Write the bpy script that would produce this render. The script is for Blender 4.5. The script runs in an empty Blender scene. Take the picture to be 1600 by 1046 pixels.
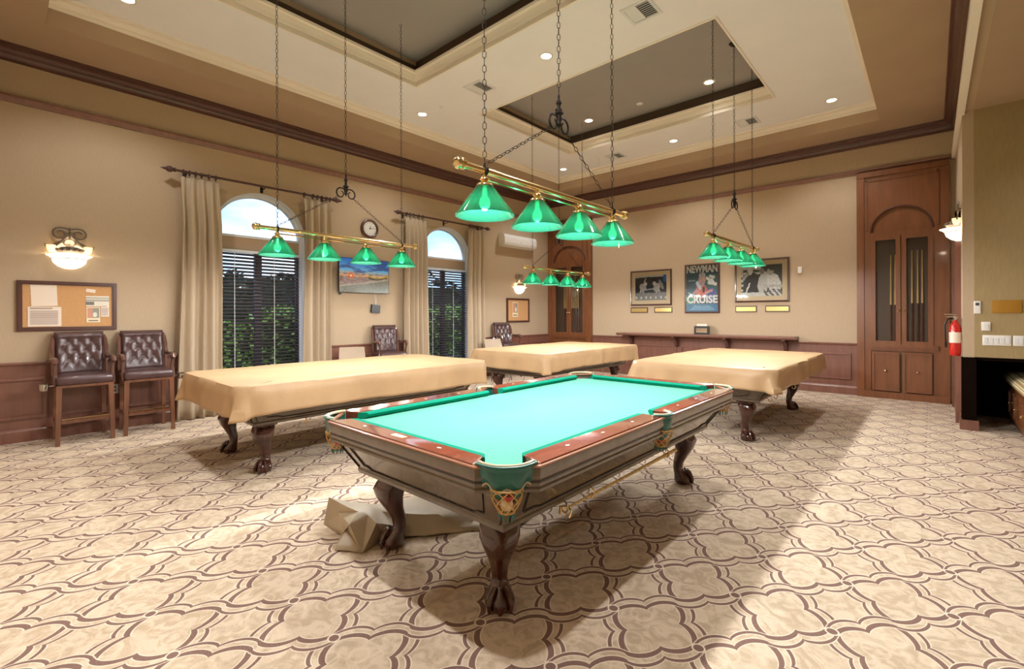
import bpy, bmesh, math, random
import numpy as np
from math import sin, cos, pi, radians, sqrt, atan2
from mathutils import Vector, Matrix
random.seed(7)
scene = bpy.context.scene
COL = scene.collection

# ------------------------------------------------------------------ camera, world, exposure
cam_data = bpy.data.cameras.new('camera')
cam = bpy.data.objects.new('camera', cam_data)
COL.objects.link(cam)
cam_data.sensor_width = 36
cam_data.lens = 36 * 729.88 / 1600
cam_data.shift_y = -31.35 / 1600
cam_data.clip_start = 0.02
cam_data.clip_end = 200
cam.matrix_world = (Matrix.Translation((0, 0, 1.41)) @ Matrix.Rotation(0.73195, 4, 'Z')
                    @ Matrix.Rotation(pi / 2, 4, 'X') @ Matrix.Rotation(-0.00362, 4, 'Z'))
scene.camera = cam
scene.view_settings.view_transform = 'Standard'
scene.view_settings.look = 'None'
scene.view_settings.gamma = 1
scene.view_settings.use_curve_mapping = False
EXPOSURE = 0.42
scene.view_settings.exposure = EXPOSURE
scene.cycles.max_bounces = 10
scene.cycles.diffuse_bounces = 6
scene.cycles.glossy_bounces = 4
scene.cycles.transparent_max_bounces = 12
scene.cycles.sample_clamp_indirect = 4.0
scene.cycles.caustics_reflective = False
scene.cycles.caustics_refractive = False

BULB_W = 38.0      # each lamp of the four billiard fixtures
CAN_W = 72.0       # each recessed can
SKY = 1.7

def lin(c):
    r = []
    for v in c[:3]:
        v = v / 255.0
        r.append(v / 12.92 if v <= 0.04045 else ((v + 0.055) / 1.055) ** 2.4)
    return tuple(r) + (1.0,)

world = bpy.data.worlds.new('sky')
scene.world = world
world.use_nodes = True
wt = world.node_tree
wt.nodes.clear()
wo = wt.nodes.new('ShaderNodeOutputWorld')
wb = wt.nodes.new('ShaderNodeBackground')
wc = wt.nodes.new('ShaderNodeTexCoord')
wm = wt.nodes.new('ShaderNodeMapping')
wm.inputs['Scale'].default_value = (1, 1, 3.5)
wn = wt.nodes.new('ShaderNodeTexNoise')
wn.inputs['Scale'].default_value = 3.0
wn.inputs['Detail'].default_value = 6
wr = wt.nodes.new('ShaderNodeValToRGB')
wr.color_ramp.elements[0].position = 0.40
wr.color_ramp.elements[0].color = lin((150, 192, 240))
wr.color_ramp.elements[1].position = 0.62
wr.color_ramp.elements[1].color = lin((225, 238, 252))
wt.links.new(wc.outputs['Generated'], wm.inputs['Vector'])
wt.links.new(wm.outputs['Vector'], wn.inputs['Vector'])
wt.links.new(wn.outputs['Fac'], wr.inputs['Fac'])
wt.links.new(wr.outputs['Color'], wb.inputs['Color'])
wb.inputs['Strength'].default_value = SKY
wt.links.new(wb.outputs['Background'], wo.inputs['Surface'])

# ------------------------------------------------------------------ node expression helper
class E:
    nt = None
    def __init__(s, v): s.v = v
    @staticmethod
    def m(op, *a, clamp=False):
        n = E.nt.nodes.new('ShaderNodeMath'); n.operation = op; n.use_clamp = clamp
        for i, x in enumerate(a):
            x = x.v if isinstance(x, E) else x
            if isinstance(x, (int, float)): n.inputs[i].default_value = x
            else: E.nt.links.new(x, n.inputs[i])
        return E(n.outputs[0])
    def __add__(s, o): return E.m('ADD', s, o)
    __radd__ = __add__
    def __sub__(s, o): return E.m('SUBTRACT', s, o)
    def __rsub__(s, o): return E.m('SUBTRACT', o, s)
    def __mul__(s, o): return E.m('MULTIPLY', s, o)
    __rmul__ = __mul__
    def __truediv__(s, o): return E.m('DIVIDE', s, o)
    def abs(s): return E.m('ABSOLUTE', s)
    def floor(s): return E.m('FLOOR', s)
    def fract(s): return E.m('FRACT', s)
    def sin(s): return E.m('SINE', s)
    def sqrt(s): return E.m('SQRT', s)
    def lt(s, o): return E.m('LESS_THAN', s, o)
    def gt(s, o): return E.m('GREATER_THAN', s, o)

def smooth_lt(x, edge, w):
    """1 where x < edge, soft over w"""
    return E.m('MULTIPLY_ADD', x - edge, -1.0 / w, 0.5, clamp=True)

# ------------------------------------------------------------------ materials
def new_mat(name):
    m = bpy.data.materials.new(name); m.use_nodes = True
    b = m.node_tree.nodes['Principled BSDF']
    return m, m.node_tree, b

def mixrgb(nt, fac, a, b):
    n = nt.nodes.new('ShaderNodeMix'); n.data_type = 'RGBA'
    for sock, v in ((n.inputs[0], fac), (n.inputs[6], a), (n.inputs[7], b)):
        if isinstance(v, E): v = v.v
        if isinstance(v, (int, float)): sock.default_value = v
        elif isinstance(v, tuple): sock.default_value = v
        else: nt.links.new(v, sock)
    return n.outputs[2]

def mat(name, rgb, rough=0.5, metal=0.0, vary=0.0, scale=(8, 8, 8), bump=0.0, bscale=60.0, coat=0.0, spec=0.5, detail=4, rgb2=None, coords='Object'):
    m, nt, b = new_mat(name)
    c = lin(rgb)
    b.inputs['Base Color'].default_value = c
    b.inputs['Roughness'].default_value = rough
    b.inputs['Metallic'].default_value = metal
    b.inputs['Specular IOR Level'].default_value = spec
    if coat: b.inputs['Coat Weight'].default_value = coat; b.inputs['Coat Roughness'].default_value = 0.08
    tc = nt.nodes.new('ShaderNodeTexCoord')
    if vary or rgb2:
        mp = nt.nodes.new('ShaderNodeMapping'); mp.inputs['Scale'].default_value = scale
        no = nt.nodes.new('ShaderNodeTexNoise'); no.inputs['Scale'].default_value = 1.0; no.inputs['Detail'].default_value = detail
        nt.links.new(tc.outputs[coords], mp.inputs[0]); nt.links.new(mp.outputs[0], no.inputs['Vector'])
        r = nt.nodes.new('ShaderNodeValToRGB')
        r.color_ramp.elements[0].position = 0.32; r.color_ramp.elements[1].position = 0.68
        if rgb2: a_, b_ = lin(rgb), lin(rgb2)
        else:
            a_ = tuple(min(1, x * (1 - vary)) for x in c[:3]) + (1,); b_ = tuple(min(1, x * (1 + vary)) for x in c[:3]) + (1,)
        r.color_ramp.elements[0].color = a_; r.color_ramp.elements[1].color = b_
        nt.links.new(no.outputs['Fac'], r.inputs[0]); nt.links.new(r.outputs[0], b.inputs['Base Color'])
    if bump:
        n2 = nt.nodes.new('ShaderNodeTexNoise'); n2.inputs['Scale'].default_value = bscale
        nt.links.new(tc.outputs[coords], n2.inputs['Vector'])
        bp = nt.nodes.new('ShaderNodeBump'); bp.inputs['Strength'].default_value = bump; bp.inputs['Distance'].default_value = 0.01
        nt.links.new(n2.outputs['Fac'], bp.inputs['Height']); nt.links.new(bp.outputs[0], b.inputs['Normal'])
    return m

def emis(name, rgb, strength):
    m, nt, b = new_mat(name)
    b.inputs['Base Color'].default_value = lin(rgb)
    b.inputs['Emission Color'].default_value = lin(rgb)
    b.inputs['Emission Strength'].default_value = strength
    return m

M = {}
WS = (4, 4, 60)
def wood(name, rgb, rough=0.32, coat=0.3, vary=0.22, scale=(18, 18, 2.5)):
    return mat(name, rgb, rough, vary=vary, scale=scale, coat=coat, detail=6)
M['wallpaper'] = mat('woven_tan_wallpaper', (189, 168, 142), 0.85, vary=0.035, scale=(110, 110, 14), bump=0.08, bscale=260, detail=8, spec=0.2)
M['frieze'] = mat('frieze_paint', (168, 144, 120), 0.85, vary=0.04, scale=(5, 5, 5), spec=0.2)
M['soffit'] = mat('soffit_tan_paint', (180, 156, 132), 0.8, vary=0.03, scale=(2, 2, 2), spec=0.2)
M['ceiling'] = mat('ceiling_white_paint', (246, 247, 252), 0.85, vary=0.015, scale=(2, 2, 2), spec=0.2)
M['tray'] = mat('tray_grey_paint', (160, 156, 154), 0.8, vary=0.02, scale=(2, 2, 2), spec=0.2)
M['trayshade'] = mat('tray_cove_shade', (84, 68, 54), 0.7)  # cove shadow above the tray moulding, put in as dark colour
M['mould'] = mat('white_moulding', (250, 242, 230), 0.55)
M['alcove'] = mat('alcove_wallpaper', (166, 146, 108), 0.85, vary=0.05, scale=(60, 60, 10), bump=0.1, bscale=260, detail=8, spec=0.2)
M['brown'] = wood('brown_satin_woodwork', (128, 86, 72), 0.34, vary=0.12)
M['brown_dark'] = wood('dark_brown_crown', (88, 54, 46), 0.36, vary=0.12)
M['cabinet'] = wood('cabinet_brown_wood', (126, 78, 48), 0.33, vary=0.14)
M['niche'] = mat('niche_shaded_dark_wood', (20, 10, 7), 0.9, spec=0.05)  # dark wood with the shade of the recess put into its colour
M['mahogany'] = wood('mahogany_rail_wood', (138, 72, 54), 0.16, coat=0.8, vary=0.15, scale=(30, 6, 30))
M['tablewood'] = wood('table_apron_wood', (100, 88, 74), 0.22, coat=0.5, vary=0.12)
M['legwood'] = wood('table_leg_wood', (66, 32, 22), 0.2, coat=0.7, vary=0.3)
M['darkline'] = mat('dark_groove', (36, 18, 14), 0.4)
M['copper'] = mat('copper_edge_line', (172, 116, 88), 0.3, coat=0.4)
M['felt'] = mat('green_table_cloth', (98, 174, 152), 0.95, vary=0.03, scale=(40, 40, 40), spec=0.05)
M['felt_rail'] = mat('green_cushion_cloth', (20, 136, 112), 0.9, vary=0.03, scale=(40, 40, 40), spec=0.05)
M['leather_green'] = mat('green_leather', (22, 96, 88), 0.35, vary=0.1, scale=(12, 12, 12), bump=0.08, bscale=120, coat=0.2)
M['piping'] = mat('cream_piping', (196, 180, 148), 0.4)
M['net'] = mat('tan_pocket_net', (206, 164, 96), 0.45)
M['sight'] = mat('pearl_sight', (240, 230, 215), 0.2)
M['plate'] = mat('brass_nameplate', (206, 172, 104), 0.35, metal=0.5)
M['brass'] = mat('polished_brass', (238, 212, 158), 0.16, metal=1.0)
M['iron'] = mat('wrought_iron', (48, 42, 40), 0.45, metal=0.7)
M['iron_grey'] = mat('pewter_iron', (118, 106, 94), 0.5, metal=0.4, vary=0.25, scale=(30, 30, 30))
M['chain'] = mat('dark_chain', (70, 62, 56), 0.5, metal=0.6)
M['cover'] = mat('tan_vinyl_cover', (188, 156, 118), 0.45, vary=0.07, scale=(3, 3, 3), spec=0.4, bump=0.35, bscale=9)
M['cover_pale'] = mat('cover_grey_underside', (186, 172, 148), 0.45, vary=0.1, scale=(5, 5, 5))
M['curtain'] = mat('beige_curtain_cloth', (186, 168, 144), 0.85, vary=0.05, scale=(60, 60, 8), spec=0.2)
M['rodwood'] = wood('curtain_rod_wood', (72, 44, 42), 0.35)
M['winwhite'] = mat('white_window_frame', (226, 230, 240), 0.4)
M['band'] = mat('tan_transom_band', (178, 152, 126), 0.7)
M['blind'] = mat('dark_blind_slat', (88, 78, 88), 0.35, coat=0.3)
M['cordw'] = mat('pale_blind_tape', (200, 200, 204), 0.6)
M['mullion'] = mat('dark_mullion', (34, 30, 38), 0.4)
M['leather'] = mat('dark_brown_leather', (78, 54, 54), 0.34, vary=0.12, scale=(9, 9, 9), coat=0.25, bump=0.05, bscale=150)
M['chairwood'] = wood('chair_wood', (112, 72, 52), 0.26, coat=0.5)
M['armwood'] = wood('chair_arm_wood', (100, 66, 56), 0.14, coat=0.9)
M['chrome'] = mat('chrome', (200, 196, 190), 0.12, metal=1.0)
M['beige'] = mat('beige_plastic', (176, 156, 134), 0.45)
M['white'] = mat('white_plastic', (236, 234, 230), 0.35)
M['vent_dark'] = mat('vent_shadow', (70, 70, 72), 0.7)
M['vent_white'] = mat('vent_white', (232, 234, 236), 0.4)
M['black'] = mat('black_plastic', (18, 18, 20), 0.3)
M['cork'] = mat('cork', (206, 158, 108), 0.9, vary=0.08, scale=(90, 90, 90))
M['paper'] = mat('white_paper', (240, 226, 210), 0.7)
M['framewood'] = wood('picture_frame_wood', (78, 50, 42), 0.3)
M['mat'] = mat('tan_mat_board', (230, 208, 172), 0.8)
M['gold'] = mat('gold_plaque', (214, 186, 120), 0.3, metal=0.7)
M['red'] = mat('red_enamel', (196, 30, 22), 0.25, coat=0.5)
M['cue'] = wood('maple_cue', (222, 186, 118), 0.25, scale=(40, 40, 3))
M['cuebutt'] = wood('dark_cue_butt', (90, 44, 24), 0.25)
M['ball_cream'] = mat('cream_ball', (236, 220, 180), 0.1, coat=1)
M['ball_orange'] = mat('orange_ball', (226, 110, 30), 0.1, coat=1)
M['ball_red'] = mat('red_ball', (186, 26, 20), 0.1, coat=1)
M['bark'] = mat('dark_soil', (60, 48, 36), 0.9)
M['leaf'] = mat('hedge_leaf', (96, 148, 56), 0.5, rgb2=(196, 226, 120), scale=(6, 6, 6))
M['leafdark'] = mat('dark_tree_leaf', (22, 36, 26), 0.6, rgb2=(44, 66, 44), scale=(5, 5, 5))
M['grass'] = mat('lawn', (96, 128, 60), 0.9, vary=0.2, scale=(5, 5, 5))

def carpet_material():
    m, nt, b = new_mat('trellis_carpet'); E.nt = nt
    tc = nt.nodes.new('ShaderNodeTexCoord')
    se = nt.nodes.new('ShaderNodeSeparateXYZ'); nt.links.new(tc.outputs['Object'], se.inputs[0])
    # slight hand woven irregularity
    X = (E(se.outputs[0]) + 0.735) / 0.4030
    Y = (E(se.outputs[1]) - 0.497) / 0.4965
    a = X + Y; bb = X - Y
    def strand(across, along):
        n = (across + 0.5).floor()
        cell = along.floor()
        t = along - cell
        par = ((cell + n) * 0.5).fract() * 2.0          # 0 medallion on + side, 1 on - side
        sgn = par * 2.0 - 1.0                            # -1: bulge to the - side
        s = (t * (2 * pi)).sin().abs()
        w = E.m('POWER', s, 0.62) * 0.105 + (t * pi).sin() * 0.0
        d = (across - n - w * sgn)
        # signed: positive towards the medallion
        return d * sgn * -0.3128, E.m('MINIMUM', t, 1.0 - t)
    dA, tA = strand(bb, a)
    dB, tB = strand(a, bb)
    def prof(d):
        ad = d.abs()
        side = d.gt(0.0)                                  # medallion side is broader
        thick = side * 0.009 + 0.0165
        ctr = 0.0155
        inner = ad - ctr
        band = smooth_lt((ad - (thick * 0.5 + ctr)).abs(), thick * 0.5, 0.003)
        total = smooth_lt(ad, thick + ctr + 0.005, 0.002)
        line = smooth_lt((ad - (thick * 0.5 + ctr)).abs(), thick * 0.5 + 0.0048, 0.002)
        return band, total, line
    bA, fA, lA = prof(dA); bB, fB, lB = prof(dB)
    nz = nt.nodes.new('ShaderNodeTexNoise'); nz.inputs['Scale'].default_value = 9; nz.inputs['Detail'].default_value = 5
    nz.inputs['Distortion'].default_value = 2.2
    nt.links.new(tc.outputs['Object'], nz.inputs['Vector'])
    n3 = nt.nodes.new('ShaderNodeTexNoise'); n3.inputs['Scale'].default_value = 130; n3.inputs['Detail'].default_value = 3
    nt.links.new(tc.outputs['Object'], n3.inputs['Vector'])
    mott = E.m('MULTIPLY_ADD', E(nz.outputs['Fac']) - 0.42, 5.0, 0.0, clamp=True)
    base = mixrgb(nt, mott, lin((218, 200, 178)), lin((194, 174, 150)))
    # faint circular swirls
    vo = nt.nodes.new('ShaderNodeTexVoronoi'); vo.inputs['Scale'].default_value = 7.0
    nt.links.new(tc.outputs['Object'], vo.inputs['Vector'])
    ring = smooth_lt((E(vo.outputs['Distance']) - 0.34).abs(), 0.03, 0.05)
    base = mixrgb(nt, ring * 0.4, base, lin((232, 216, 192)))
    band_c = mixrgb(nt, E(n3.outputs['Fac']), lin((118, 92, 86)), lin((148, 120, 110)))
    edge_c = lin((236, 222, 202))
    # strand B under, A over at the crossings
    colr = mixrgb(nt, lB, base, edge_c)
    colr = mixrgb(nt, bB, colr, band_c)
    colr = mixrgb(nt, fA, colr, base)
    colr = mixrgb(nt, lA, colr, edge_c)
    colr = mixrgb(nt, bA, colr, band_c)
    # little oval knots at the lattice points
    xn = (X - (X + 0.5).floor()) * 0.403; yn = (Y - (Y + 0.5).floor()) * 0.4965
    rr = (xn * xn + yn * yn).sqrt()
    colr = mixrgb(nt, smooth_lt(rr, 0.028, 0.003), colr, edge_c)
    colr = mixrgb(nt, smooth_lt(rr, 0.021, 0.003), colr, band_c)
    hv = E(n3.outputs['Fac']) * 0.3 + 0.85
    mx = nt.nodes.new('ShaderNodeMix'); mx.data_type = 'RGBA'; mx.blend_type = 'MULTIPLY'; mx.inputs[0].default_value = 1
    nt.links.new(colr, mx.inputs[6])
    cb = nt.nodes.new('ShaderNodeCombineColor')
    for i in range(3): nt.links.new(hv.v, cb.inputs[i])
    nt.links.new(cb.outputs[0], mx.inputs[7])
    nt.links.new(mx.outputs[2], b.inputs['Base Color'])
    b.inputs['Roughness'].default_value = 0.95
    b.inputs['Specular IOR Level'].default_value = 0.1
    bp = nt.nodes.new('ShaderNodeBump'); bp.inputs['Strength'].default_value = 0.25; bp.inputs['Distance'].default_value = 0.004
    nt.links.new(n3.outputs['Fac'], bp.inputs['Height']); nt.links.new(bp.outputs[0], b.inputs['Normal'])
    return m
M['carpet'] = carpet_material()

def shade_material():
    m, nt, b = new_mat('green_glass_shade')
    g = (0.005, 0.046, 0.026, 1)
    b.inputs['Base Color'].default_value = g
    b.inputs['Roughness'].default_value = 0.12
    b.inputs['Coat Weight'].default_value = 0.6
    out = nt.nodes['Material Output']
    tr = nt.nodes.new('ShaderNodeBsdfTranslucent'); tr.inputs[0].default_value = (0.012, 0.075, 0.043, 1)
    tp = nt.nodes.new('ShaderNodeBsdfTransparent'); tp.inputs[0].default_value = (0.2, 0.9, 0.62, 1)
    m1 = nt.nodes.new('ShaderNodeMixShader'); m1.inputs[0].default_value = 0.34
    m2 = nt.nodes.new('ShaderNodeMixShader'); m2.inputs[0].default_value = 0.16
    nt.links.new(b.outputs[0], m1.inputs[1]); nt.links.new(tr.outputs[0], m1.inputs[2])
    nt.links.new(m1.outputs[0], m2.inputs[1]); nt.links.new(tp.outputs[0], m2.inputs[2])
    nt.links.new(m2.outputs[0], out.inputs[0])
    return m
M['shade'] = shade_material()

def glass_material(name, tint=(1, 1, 1, 1), refl=0.08):
    m, nt, b = new_mat(name)
    out = nt.nodes['Material Output']
    tp = nt.nodes.new('ShaderNodeBsdfTransparent'); tp.inputs[0].default_value = tint
    gl = nt.nodes.new('ShaderNodeBsdfGlossy'); gl.inputs['Roughness'].default_value = 0.03
    mx = nt.nodes.new('ShaderNodeMixShader')
    fr = nt.nodes.new('ShaderNodeFresnel'); fr.inputs[0].default_value = 1.45
    nt.links.new(fr.outputs[0], mx.inputs[0])
    nt.links.new(tp.outputs[0], mx.inputs[1]); nt.links.new(gl.outputs[0], mx.inputs[2])
    nt.links.new(mx.outputs[0], out.inputs[0])
    return m
M['glass'] = glass_material('window_glass')
M['cabglass'] = glass_material('cabinet_glass', (0.97, 0.97, 0.96, 1))
M['bulb'] = emis('glowing_bulb', (255, 240, 205), 30)
M['can'] = emis('glowing_can_lens', (255, 238, 205), 14)
M['bowl'] = emis('glowing_sconce_bowl', (255, 246, 222), 1.5)
M['candle'] = emis('glowing_candle_cup', (255, 226, 170), 1.0)
m_, nt_, b_ = new_mat('printed_picture')
at_ = nt_.nodes.new('ShaderNodeAttribute'); at_.attribute_name = 'Col'
nt_.links.new(at_.outputs['Color'], b_.inputs['Base Color']); b_.inputs['Roughness'].default_value = 0.35
M['print'] = m_
m_, nt_, b_ = new_mat('television_picture')
at_ = nt_.nodes.new('ShaderNodeAttribute'); at_.attribute_name = 'Col'
nt_.links.new(at_.outputs['Color'], b_.inputs['Emission Color']); b_.inputs['Emission Strength'].default_value = 0.55
b_.inputs['Base Color'].default_value = (0.01, 0.01, 0.01, 1); b_.inputs['Roughness'].default_value = 0.25
M['tvpic'] = m_
# striped bench cloth
m_, nt_, b_ = new_mat('striped_bench_cloth'); E.nt = nt_
tc_ = nt_.nodes.new('ShaderNodeTexCoord'); se_ = nt_.nodes.new('ShaderNodeSeparateXYZ'); nt_.links.new(tc_.outputs['Object'], se_.inputs[0])
s_ = (E(se_.outputs[0]) * 11.0 + E(se_.outputs[2]) * 11.0).fract()
c_ = mixrgb(nt_, s_.gt(0.55), lin((200, 190, 150)), lin((150, 124, 84)))
c_ = mixrgb(nt_, (s_ - 0.3).abs().lt(0.06), c_, lin((120, 92, 70)))
nt_.links.new(c_, b_.inputs['Base Color']); b_.inputs['Roughness'].default_value = 0.8
M['stripes'] = m_

# ------------------------------------------------------------------ mesh builder
class MB:
    def __init__(s): s.v = []; s.f = []; s.mi = []; s.cur = 0
    def add(s, vs, fs):
        o = len(s.v); s.v += [tuple(map(float, p)) for p in vs]
        s.f += [tuple(o + i for i in f) for f in fs]; s.mi += [s.cur] * len(fs)
        return s
    def box(s, x0, x1, y0, y1, z0, z1):
        vs = [(x, y, z) for z in (z0, z1) for y in (y0, y1) for x in (x0, x1)]
        return s.add(vs, [(0, 1, 3, 2), (4, 6, 7, 5), (0, 4, 5, 1), (2, 3, 7, 6), (0, 2, 6, 4), (1, 5, 7, 3)])
    def loft(s, rings, closed=True, caps=True):
        n = len(rings[0]); vs = [p for r in rings for p in r]; fs = []
        for i in range(len(rings) - 1):
            for j in range(n if closed else n - 1):
                k = (j + 1) % n
                fs.append((i * n + j, i * n + k, (i + 1) * n + k, (i + 1) * n + j))
        if caps and closed:
            fs.append(tuple(range(n))[::-1]); fs.append(tuple((len(rings) - 1) * n + j for j in range(n)))
        return s.add(vs, fs)
    def prism(s, poly, z0, z1):
        return s.loft([[(x, y, z0) for x, y in poly], [(x, y, z1) for x, y in poly]])
    def lathe(s, prof, n=16, c=(0, 0, 0), axis='z', a0=0, a1=2 * pi, caps=True):
        full = abs(a1 - a0 - 2 * pi) < 1e-6
        m = n if full else n + 1
        rings = []
        for r, h in prof:
            ring = []
            for j in range(m):
                t = a0 + (a1 - a0) * j / n
                p = (r * cos(t), r * sin(t), h)
                if axis == 'y': p = (p[0], h, p[1])
                if axis == 'x': p = (h, p[0], p[1])
                ring.append((c[0] + p[0], c[1] + p[1], c[2] + p[2]))
            rings.append(ring)
        return s.loft(rings, closed=full, caps=full and caps)
    def tube(s, path, r, n=8, closed=False, caps=True):
        P = [Vector(p) for p in path]; rs = r if isinstance(r, (list, tuple)) else [r] * len(P)
        rings = []; up = None
        for i, p in enumerate(P):
            a = P[i - 1] if (i > 0 or closed) else p
            b = P[(i + 1) % len(P)] if (i < len(P) - 1 or closed) else p
            t = (b - a)
            if t.length < 1e-9: t = Vector((0, 0, 1))
            t.normalize()
            if up is None:
                up = Vector((0, 0, 1)) if abs(t.z) < 0.9 else Vector((1, 0, 0))
            up = (up - t * up.dot(t))
            if up.length < 1e-6: up = t.orthogonal()
            up.normalize()
            sd = t.cross(up)
            rings.append([tuple(p + (up * cos(2 * pi * j / n) + sd * sin(2 * pi * j / n)) * rs[i]) for j in range(n)])
        if closed: return s.loft(rings + [rings[0]], caps=False)
        return s.loft(rings, caps=caps)
    def ball(s, c, r, n=10, m=6, sz=1.0):
        prof = [(max(1e-4, r * sin(pi * i / m)), -r * sz * cos(pi * i / m)) for i in range(m + 1)]
        return s.lathe(prof, n, c)
    def rbox(s, cx, cy, cz, sx, sy, sz, r, fn=None):
        """rounded box, half sizes sx sy sz, corner radius r"""
        def ax(h): return [-h, -h + r * 0.3, -h + r, -(h - r) * 0.35, (h - r) * 0.35, h - r, h - r * 0.3, h]
        A = [ax(sx), ax(sy), ax(sz)]; H = (sx, sy, sz)
        for k in range(3):
            i, j = [(1, 2), (2, 0), (0, 1)][k]
            for sg in (-1, 1):
                vs = []; n = len(A[i])
                for a in A[i]:
                    for b in A[j]:
                        p = [0, 0, 0]; p[k] = sg * H[k]; p[i] = a; p[j] = b
                        q = [max(-(H[t] - r), min(H[t] - r, p[t])) for t in range(3)]
                        d = Vector([p[t] - q[t] for t in range(3)])
                        if d.length > 1e-9: d = d.normalized() * r
                        v = [q[t] + d[t] for t in range(3)]
                        if fn: v = fn(v)
                        vs.append((cx + v[0], cy + v[1], cz + v[2]))
                m = len(A[j])
                s.add(vs, [(a * m + b, (a + 1) * m + b, (a + 1) * m + b + 1, a * m + b + 1) for a in range(n - 1) for b in range(m - 1)])
        return s
    def grid(s, fn, nu, nv):
        vs = [fn(i / nu, j / nv) for i in range(nu + 1) for j in range(nv + 1)]
        return s.add(vs, [(i * (nv + 1) + j, (i + 1) * (nv + 1) + j, (i + 1) * (nv + 1) + j + 1, i * (nv + 1) + j + 1) for i in range(nu) for j in range(nv)])
    def mesh(s, name, mats, smooth=35, weld=True):
        me = bpy.data.meshes.new(name)
        me.from_pydata(s.v, [], s.f)
        if not isinstance(mats, (list, tuple)): mats = [mats]
        for m in mats: me.materials.append(m)
        me.polygons.foreach_set('material_index', s.mi)
        bm = bmesh.new(); bm.from_mesh(me)
        if weld: bmesh.ops.remove_doubles(bm, verts=bm.verts, dist=1e-5)
        bmesh.ops.recalc_face_normals(bm, faces=bm.faces)
        bm.to_mesh(me); bm.free()
        if smooth:
            me.polygons.foreach_set('use_smooth', [True] * len(me.polygons))
            me.set_sharp_from_angle(angle=radians(smooth))
        return me
    def build(s, name, mats, parent=None, smooth=35, kind=None, label=None, loc=None, weld=True):
        o = bpy.data.objects.new(name, s.mesh(name, mats, smooth, weld)); COL.objects.link(o)
        if parent is not None: o.parent = parent
        if kind: o['kind'] = kind
        if label: o['label'] = label
        if loc: o.location = loc
        return o

def inst(name, me, parent=None, loc=None, rot=None, scale=None):
    o = bpy.data.objects.new(name, me); COL.objects.link(o)
    if parent is not None: o.parent = parent
    if loc: o.location = loc
    if rot: o.rotation_euler = rot
    if scale: o.scale = scale
    return o

def thing(name, label, cat, loc=(0, 0, 0), rz=0, group=None, kind=None):
    o = bpy.data.objects.new(name, None); COL.objects.link(o)
    o.empty_display_size = 0.1
    o.location = loc; o.rotation_euler = (0, 0, rz)
    if label: o['label'] = label
    if cat: o['category'] = cat
    if group: o['group'] = group
    if kind: o['kind'] = kind
    return o

def tag(o, label, cat, group=None):
    o['label'] = label; o['category'] = cat
    if group: o['group'] = group
    return o

def copy_tree(o, parent=None):
    c = o.copy(); COL.objects.link(c)
    if parent is not None: c.parent = parent
    for ch in list(o.children): copy_tree(ch, c)
    return c

def dup(root, loc, rz=0, label=None, group=None):
    r = copy_tree(root); r.location = loc; r.rotation_euler = (0, 0, rz)
    if label: r['label'] = label
    if group: r['group'] = group
    return r

def sweep_rect(x0, x1, y0, y1, prof, inward=True):
    """closed moulding round a rectangle, prof = [(offset into the rectangle, z)]"""
    mb = MB(); rings = []
    for (sx, sy, X, Y) in ((1, 1, x0, y0), (-1, 1, x1, y0), (-1, -1, x1, y1), (1, -1, x0, y1)):
        rings.append([(X + sx * o, Y + sy * o, z) for o, z in prof])
    rings.append(rings[0])
    return mb.loft(rings, closed=True, caps=False)

def sweep_seg(mb, p0, p1, nrm, prof):
    rings = [[(p[0] + nrm[0] * o, p[1] + nrm[1] * o, z) for o, z in prof] for p in (p0, p1)]
    return mb.loft(rings)

def text_mesh(body, size, depth=0.001):
    cu = bpy.data.curves.new('lettering', 'FONT'); cu.body = body; cu.size = size; cu.extrude = depth
    cu.align_x = 'CENTER'; cu.align_y = 'CENTER'; cu.offset = size * 0.038
    cu.resolution_u = 3
    ob = bpy.data.objects.new('tmp', cu); COL.objects.link(ob)
    dg = bpy.context.evaluated_depsgraph_get()
    me = bpy.data.meshes.new_from_object(ob.evaluated_get(dg))
    bpy.data.objects.remove(ob); bpy.data.curves.remove(cu)
    me.name = 'lettering'
    return me

def art(name, w, h, nx, ny, fn, parent, loc, rot, m):
    """printed picture on a grid in its XY plane, centred; fn(u,v arrays) -> sRGB 0..255"""
    mb = MB(); mb.grid(lambda a, b: ((a - .5) * w, (b - .5) * h, 0), nx, ny)
    me = mb.mesh(name, m, 0, weld=False)
    co = np.array([v.co[:] for v in me.vertices]); u = co[:, 0] / w + .5; v = co[:, 1] / h + .5
    rgb = np.clip(fn(u, v), 0, 255) / 255.0
    l = np.where(rgb <= .04045, rgb / 12.92, ((rgb + .055) / 1.055) ** 2.4)
    ca = me.color_attributes.new('Col', 'FLOAT_COLOR', 'POINT')
    ca.data.foreach_set('color', np.concatenate([l, np.ones((len(l), 1))], 1).ravel())
    return inst(name, me, parent, loc, rot)

# ================================================================== SETTING
LX, RX, BY, NY = -7.60, 0.28, 9.95, -0.45     # left wall, right wall, back wall, near wall
AX, AY, AZ = 2.6, 7.86, 3.84                  # alcove: right limit, bulkhead face, ceiling height
SOF, CEI, TRA = 4.40, 4.70, 5.05
def struct(mb, name, m, parent=None, smooth=0):
    return mb.build(name, m, parent, smooth, kind='structure')

struct(MB().box(LX - .3, AX + .1, NY - .1, BY + .1, -0.1, 0), 'floor', M['carpet'])

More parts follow.
